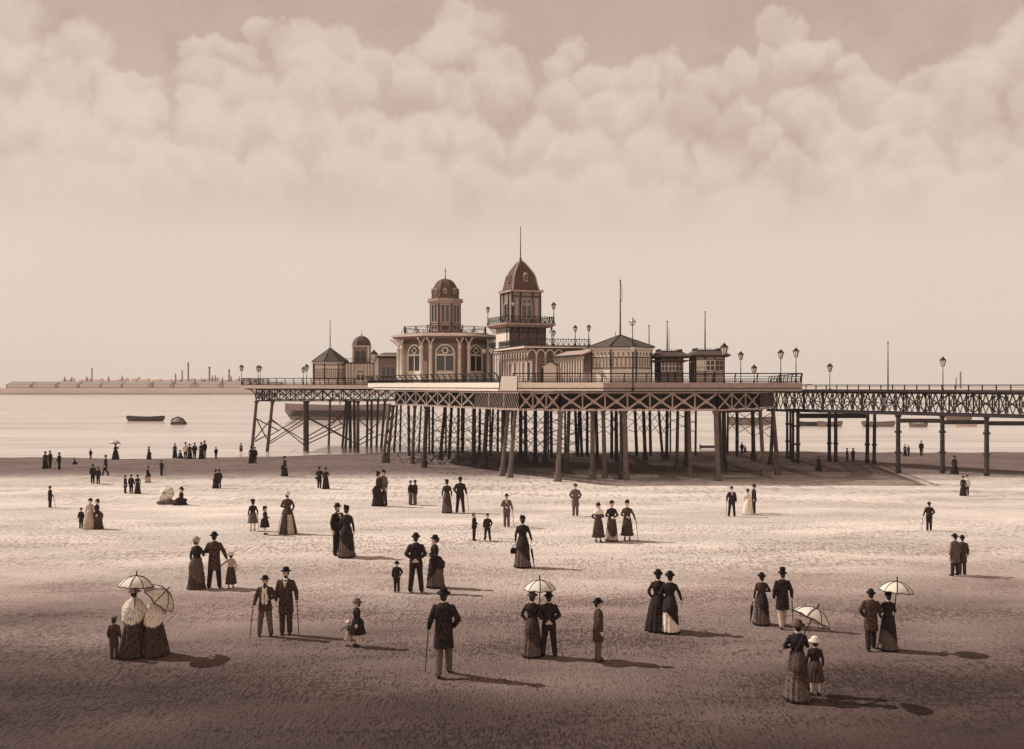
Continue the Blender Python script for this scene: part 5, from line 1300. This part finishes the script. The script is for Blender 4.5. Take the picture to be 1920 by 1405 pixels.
P(356,861,832,'woman right of the pale coated man in the crowd at the waterline',True,180)
P(365,861,830,'stout man in a frock coat in the crowd at the waterline',face=180,length='frock')
P(377.5,861,829,'woman, left one of the close couple at the right end of the crowd',True,180)
P(383.5,860,826,'man with pale trousers in the close couple at the right end of the crowd',face=-120,tr='buff',hat='brim')
P(405,860,838,'boy standing alone right of the waterline crowd',face=180,child=True,hat='cap')
P(452,852,831,'child in a skirt standing in the shallows left of the pier stage',True,180,skirt='knee',child=True,hat='cap')
P(471,869,837,'woman, left one of a couple below the left end of the pier stage',True,180)
P(478,869,838,'man, right one of a couple below the left end of the pier stage',face=180)
P(405,916,880,'woman embraced on the light sand, left one of a close pair',True,150)
P(411,916,880,'man of the close pair on the light sand, right one',face=-150,hat='brim')
P(534,893,855,'slim woman alone in a long dark dress below the pier stage',True,120,skirt='bustle')
P(599,916,875,'man with a bag in his hand walking with a woman right of the stage',face=170,hat='brim',arms=('hold','link'),length='frock')
P(611,917,876,'woman with a trained skirt walking beside the man with the bag',True,170,arms=('link','down'),hat='toque')
P(474,996,936,'girl in a dark coat and pale skirt with a stick and flat cap',True,-150,child=True,skirt='knee',sk='grey',hat='cap',cane=-1,arms=('cane','down'),canelab='stick of the girl in the flat cap')
P(497,1003,949,'child in a dark belted dress with folded arms beside the girl with a stick',True,100,child=True,arms=('front','front'),skirt='knee',hat='cap')
P(539,1001,920,'broad old woman in a bonnet with a checked shawl, seen from behind',True,180,skirt='full',sk='brown',sk2='buff',coat='brown',hat='bonnet',hatm='light',arms=('pocket','front'))
P(633,1042,943,'man in a bowler and white collar standing behind a woman in draped dress',face=50,beard=True,openf='v',arms=('down','pocket'))
P(650,1045,946,'tall woman in a black jacket over a greyish draped skirt, seen from behind',True,170,skirt='drape',sk2='grey',length='jacket',hat='toque')
P(369,1104,1005,'woman in a pale bonnet and bustle skirt left of a tall man and a girl',True,160,skirt='drape',sk='grey',sk2='brown',hat='bonnet',hatm='buff',arms=('link','down'))
P(402,1103,997,'tall man in a long brown coat holding a girl by the hand, seen from behind',face=180,hat='brim',coat='brown',length='frock',legs='apart',arms=('hold','link'))
P(433,1103,1034,'girl in a pale cape and hat holding the tall man by the hand',True,-160,child=True,skirt='calf',sk='brown',coat='buff',hat='straw',hatm='straw',arms=('down','out'))
P(214,1236,1156,'small boy in a round cap and brown coat left of two women with parasols',face=180,child=True,coat='brown',length='frock',tr='brown',hat='cap',hatm='grey',legs='stand')
P(252,1229,1100,'woman in a pale checked shawl, left one under the two parasols',True,180,skirt='full',sk='brown',coat='light',shl='plaid',hat='straw',hatm='buff',arms=('pocket','up'))
P(290,1228,1110,'woman in a plain white shawl, right one under the two parasols',True,180,skirt='full',sk='brown',coat='light',shl='light',hat='brim',hatm='grey',arms=('up','pocket'))
P(497,1193,1079,'lean bearded man in an open jacket and pale waistcoat with a cane',face=5,beard=True,openf='vest',hat='brim',tr='grey',coat='brown',legs='apart',arms=('cane','link'),cane=-1,canelab='cane of the man in the pale waistcoat')
P(536,1190,1063,'big man in a long frock coat facing the viewer with a cane',face=0,beard=True,openf='v',hat='brim',coat='brown',length='frock',tr='brown',arms=('down','cane'),cane=1,canelab='cane of the man in the long frock coat')
P(669,1213,1122,'girl in a hat and full short dress standing behind a toddler',True,-70,child=True,skirt='knee',sk='black',hat='straw',hatm='grey',arms=('down','down'))
P(653,1212,1163,'toddler in a striped dress and straw hat pointing to the left',True,-30,child=True,skirt='knee',sk='buff',coat='grey',hat='straw',hatm='straw',arms=('out','down'))
P(710,949,883,'woman walking beside a man in a pale coat right of the pier stage',True,120,skirt='bustle',hat='toque')
P(719,949,881,'man in a pale fronted coat with long stride right of the pier stage',face=-40,coat='grey',legs='apart',hat='brim',tr='black')
P(770,947,901,'left one of the two youths huddled close together',face=60,hat='brim',length='short',tr='grey')
P(778,947,900,'right one of the two youths huddled close together',face=-120,hat='brim',tr='grey')
P(838,962,898,'woman in a frilled skirt beside a broad man with a cane, seen from behind',True,180,skirt='drape',sk='brown',sk2='grey',hat='toque',arms=('down','down'))
P(863,962,894,'broad man in a wide hat with a cane, seen from behind, below the pier piles',face=180,hat='brim',legs='apart',arms=('cane','pocket'),cane=-1,canelab='cane of the broad man in the wide hat')
P(889,1014,963,'boy in an apron facing right, left one of two boys talking',face=80,child=True,hat='none',tr='black',arms=('front','front'))
P(914,1014,963,'boy facing the viewer, right one of two boys talking',face=0,child=True,hat='cap',legs='apart',arms=('down','pocket'))
P(950,988,926,'man in a wide round hat facing the viewer, cane to his right',face=0,hat='brim',coat='grey',tr='grey',beard=True,arms=('front','cane'),cane=1,openf='v',canelab='cane of the man in the wide round hat')
P(980,1064,965,'woman in black jacket with a draped skirt holding a bag and furled umbrella',True,180,skirt='drape',sk2='grey',length='jacket',hat='toque',arms=('cane','down'))
P(744,1111,1052,'small boy in a round hat facing the viewer left of the tall couple',face=0,child=True,hat='straw',hatm='felt',arms=('down','pocket'))
P(780,1111,999,'tall man with hands clasped behind his back, seen from behind',face=180,hat='brim',legs='apart',arms=('behind','behind'),length='short')
P(815,1102,1003,'woman in a pleated bustle dress facing left beside the tall man',True,-80,skirt='drape',sk2='grey',hat='brim',hatm='felt',arms=('link','link'))
P(832,1267,1102,'large man with a cane in the foreground, walking away from the viewer',face=180,hat='brim',coat='black',tr='grey',length='frock',arms=('pocket','cane'),legs='stride',cane=1,canelab='cane of the large man in the foreground')
P(1079,968,907,'man in a long overcoat standing alone before the piles',face=0,hat='brim',coat='grey',length='frock',tr='grey',arms=('pocket','pocket'))
P(1122,1017,942,'girl with a broad white collar, left one of three in a row',True,15,skirt='calf',sk='brown',coat='brown',cap_='light',hat='toque',arms=('behind','behind'))
P(1147,1015,938,'woman with folded hands in the middle of three in a row',True,5,skirt='drape',sk='brown',sk2='buff',hat='toque',arms=('front','front'))
P(1176,1014,937,'woman in a flared dress with umbrella, right one of three in a row',True,0,skirt='calf',sk='brown',coat='brown',hat='toque',arms=('front','hold'),cane=1,canelab='furled umbrella stick of the woman in the flared dress')
P(1372,969,912,'man leaning on a cane left of a woman in white coat',face=0,hat='brim',legs='apart',arms=('cane','down'),cane=-1,openf='v',canelab='cane of the man beside the woman in the white coat')
P(1402,965,916,'woman in a long white coat seen from behind',True,180,skirt='full',sk='light',coat='light',hat='toque',length='long')
P(1413.5,963,908,'man in black standing just right of the woman in the white coat',face=-90,hat='brim')
P(998,1230,1108,'woman with a large bustle under a shared parasol, seen from behind',True,170,skirt='drape',sk='brown',sk2='grey',hat='brim',hatm='grey',arms=('up','pocket'))
P(1029,1231,1106,'man in a black coat with his hands behind him under a shared parasol',face=180,hat='top',legs='apart',arms=('behind','behind'),coat='black')
P(1122,1240,1121,'man in a bowler standing alone in profile facing right',face=95,hat='bowler',coat='brown',tr='grey',length='frock',arms=('down','down'),openf='v')
P(1234,1182,1067,'woman in a bowler style hat and long plain dress, left one of a pair',True,175,skirt='full',hat='bowler',arms=('link','pocket'))
P(1256,1186,1070,'woman with a pale draped underskirt, right one of a pair',True,180,skirt='drape',sk='black',sk2='light',length='jacket',hat='bowler',arms=('hold','link'))
P(1428,1171,1073,'woman in a brown jacket with a furled umbrella beside a man in a top hat',True,180,skirt='drape',sk='black',sk2='grey',coat='brown',length='jacket',hat='bowler',arms=('link','down'))
P(1467,1178,1064,'man in a top hat with one pale trouser leg and a cane, seen from behind',face=180,hat='top',coat='black',tr='buff',length='frock',arms=('cane','down'),legs='stride',cane=-1,canelab='cane of the man in the top hat')
P(1495,1313,1161,'tall woman with a parasol and long bustle dress nearest the lower right',True,180,skirt='drape',sk='brown',sk2='grey',hat='straw',hatm='grey',arms=('up','link'))
P(1528,1304,1193,'girl in a straw hat and knee length dress beside the tall woman',True,175,child=True,skirt='knee',sk='brown',hat='straw',hatm='straw',arms=('down','down'))
P(1633,1219,1104,'man in a bowler turning his head to a woman with a parasol',face=165,hat='bowler',coat='brown',length='frock',legs='stride',arms=('link','pocket'),openf='v')
P(1665,1219,1106,'woman in a narrow dark dress holding a parasol over her right shoulder',True,180,skirt='drape',sk2='grey',hat='toque',arms=('up','pocket'))
P(1742,995,941,'man in a wide hat with a cane alone on the right sand, seen from behind',face=170,hat='brim',arms=('pocket','cane'),cane=1,length='short',canelab='cane of the man alone on the right sand')
P(1790,1080,1000,'man in a tall hat striding, left one of two near the right edge',face=-150,hat='bowler',length='frock',legs='apart',coat='grey')
P(1804,1078,1003,'man in a brown coat, right one of two near the right edge',face=170,hat='bowler',length='frock',coat='brown',tr='brown')
P(1806,930,892,'woman in black, left one of a couple near the last bridge column',True,0,skirt='bustle')
P(1813,929,891,'man in a white jacket, right one of a couple near the last bridge column',face=-10,coat='light',hat='brim')
P(1391,852,829,'man seen between the piles at the water with a child',face=180,hat='brim')
P(1397,853,835,'child seen between the piles at the water with a man',True,180,skirt='knee',child=True,hat='cap')
P(1535,883,854,'woman in a dark cloak alone under the start of the bridge',True,180,skirt='full',hat='toque')
P(1588.5,867,840,'left man of two standing beneath the bridge',face=60,hat='bowler',length='frock')
P(1599.5,867,840,'right man of two standing beneath the bridge',face=-160,hat='brim',length='frock')
P(1697,855,833,'left figure of a small pair on the bank beyond the bridge',True,150)
P(1703.5,856,835,'right figure of a small pair on the bank beyond the bridge',face=-150,hat='cap')
P(1727.5,855,826,'man alone on the bank beyond the bridge, between two columns',face=0,hat='bowler',length='frock')
P(1789.5,889,854,'woman in a dark dress right of the second last bridge column',True,180,skirt='full')
o_,g_,s_=P(217,862,831,'woman holding a small parasol at the left waterline',True,160,arms=('up','down'),skirt='full')
def pz(px,py,d): return W(px,py,d)
def qt(dx,dy): # stick direction leaning: dx to the right, dy away
    v=Vector((dx,dy,1)).normalized(); return v.to_track_quat('Z','Y')
def par(px,py,d,radpx,dx,dy,label,shaft=.85,cm=None):
    return parasol(pz(px,py,d),qt(dx,dy),radpx*d/F,label,shaft=shaft*1.0,cm=cm)
par(215.5,825.5,g_.y,11,0,0.1,'tiny pale parasol held at the left waterline',.8)
d1=ground(252,1229).y
par(256,1080,d1-.1,32,.05,.05,'open white parasol held upright over the woman in the checked shawl',.75)
par(312,1107,d1+.15,36,.95,.15,'open white parasol tilted to the right over the woman in the white shawl',.6,CL['light'])
par(1012,1088,ground(1012,1230).y-.05,30,.0,.05,'white parasol shared by a couple in the foreground',.85)
par(1531,1142,ground(1495,1313).y-.1,37,.55,.12,'white and shaded parasol tilted right, held by the tall woman at lower right',.95)
par(1682,1091,ground(1665,1219).y-.05,31,.10,.05,'pale parasol held over a woman in narrow dark dress at the right',.80)
gp=ground(318,945)
parasol(Vector((X(311,gp.y),gp.y-.30,gp.z+.62)),Vector((-.15,-.95,.35)).normalized().to_track_quat('Z','Y'),15.5*gp.y/F,'open parasol lying on its side on the sand beside a seated woman',shaft=.7)
o=empty('travel_rug',ground(317,946)); tag(o,'dark rolled bundle lying under the fallen parasol','bundle')
b=MB()
for i,(x,z,r) in enumerate(((-.35,.10,.13),(0,.12,.17),(.4,.10,.14))): b.ell((x,0,z),(.34,.24,r),14,8)
me=remesh(b,.025,3); me.materials.append(CL['grey']); obj('roll',me,o)
# carried things
def bag(px,py,ref,label,s=1.0):
    g0=ground(*ref); p=W(px,py,g0.y-.02); o=empty('hand_bag',p); tag(o,label,'bag','hand bags')
    MB().loft([sqr(.10*s,.05*s,-.16*s),sqr(.11*s,.06*s,-.1*s),sqr(.09*s,.05*s,0),sqr(.05*s,.02*s,.03*s)],False).build('pouch',CL['felt'],o)
    MB().path([Vector((-.05*s,0,.02*s)),Vector((-.03*s,0,.10*s)),Vector((.03*s,0,.10*s)),Vector((.05*s,0,.02*s))],.01*s,5).build('strap',M['black'],o)
def sqr(a,b_,z): return [Vector((-a,-b_,z)),Vector((a,-b_,z)),Vector((a,b_,z)),Vector((-a,b_,z))]
bag(963,1029,(980,1064),'black bag hanging at the left side of the woman in the draped skirt',1.0)
bag(593.5,895,(599,916),'small bag in the hand of the man with a woman right of the stage',.8)
def umbrella(a,b_,ref,label):
    g0=ground(*ref); p=W(*a,g0.y-.05); q=W(*b_,g0.y-.12); d=q-p; o=empty('furled_umbrella',p); tag(o,label,'umbrella','furled umbrellas')
    MB().tube((0,0,0),d,.010,n=6).build('shaft',M['black'],o); MB().tube(d*.18,d*.30,.03,.038,8).tube(d*.30,d*.95,.038,.012,8).build('cloth',CL['felt'],o)
umbrella((995,1022),(1002,1062),(980,1064),'furled black umbrella in the right hand of the woman with the bag')
umbrella((1411,1128),(1407,1168),(1428,1171),'furled umbrella carried low by the woman beside the top hatted man')
# ------------------------------------------------------------------ sea air
hm=bpy.data.materials.new('sea_haze'); hm.use_nodes=True; n=hm.node_tree.nodes
n.remove(n['Principled BSDF']); v=n.new('ShaderNodeVolumePrincipled'); v.inputs['Color'].default_value=(0.98,0.92,0.86,1); v.inputs['Density'].default_value=0.00022
hm.node_tree.links.new(v.outputs[0],n['Material Output'].inputs['Volume'])
tag(MB().box((-900,-70,-14),(1500,1150,34)).build('haze',hm),kind='stuff')
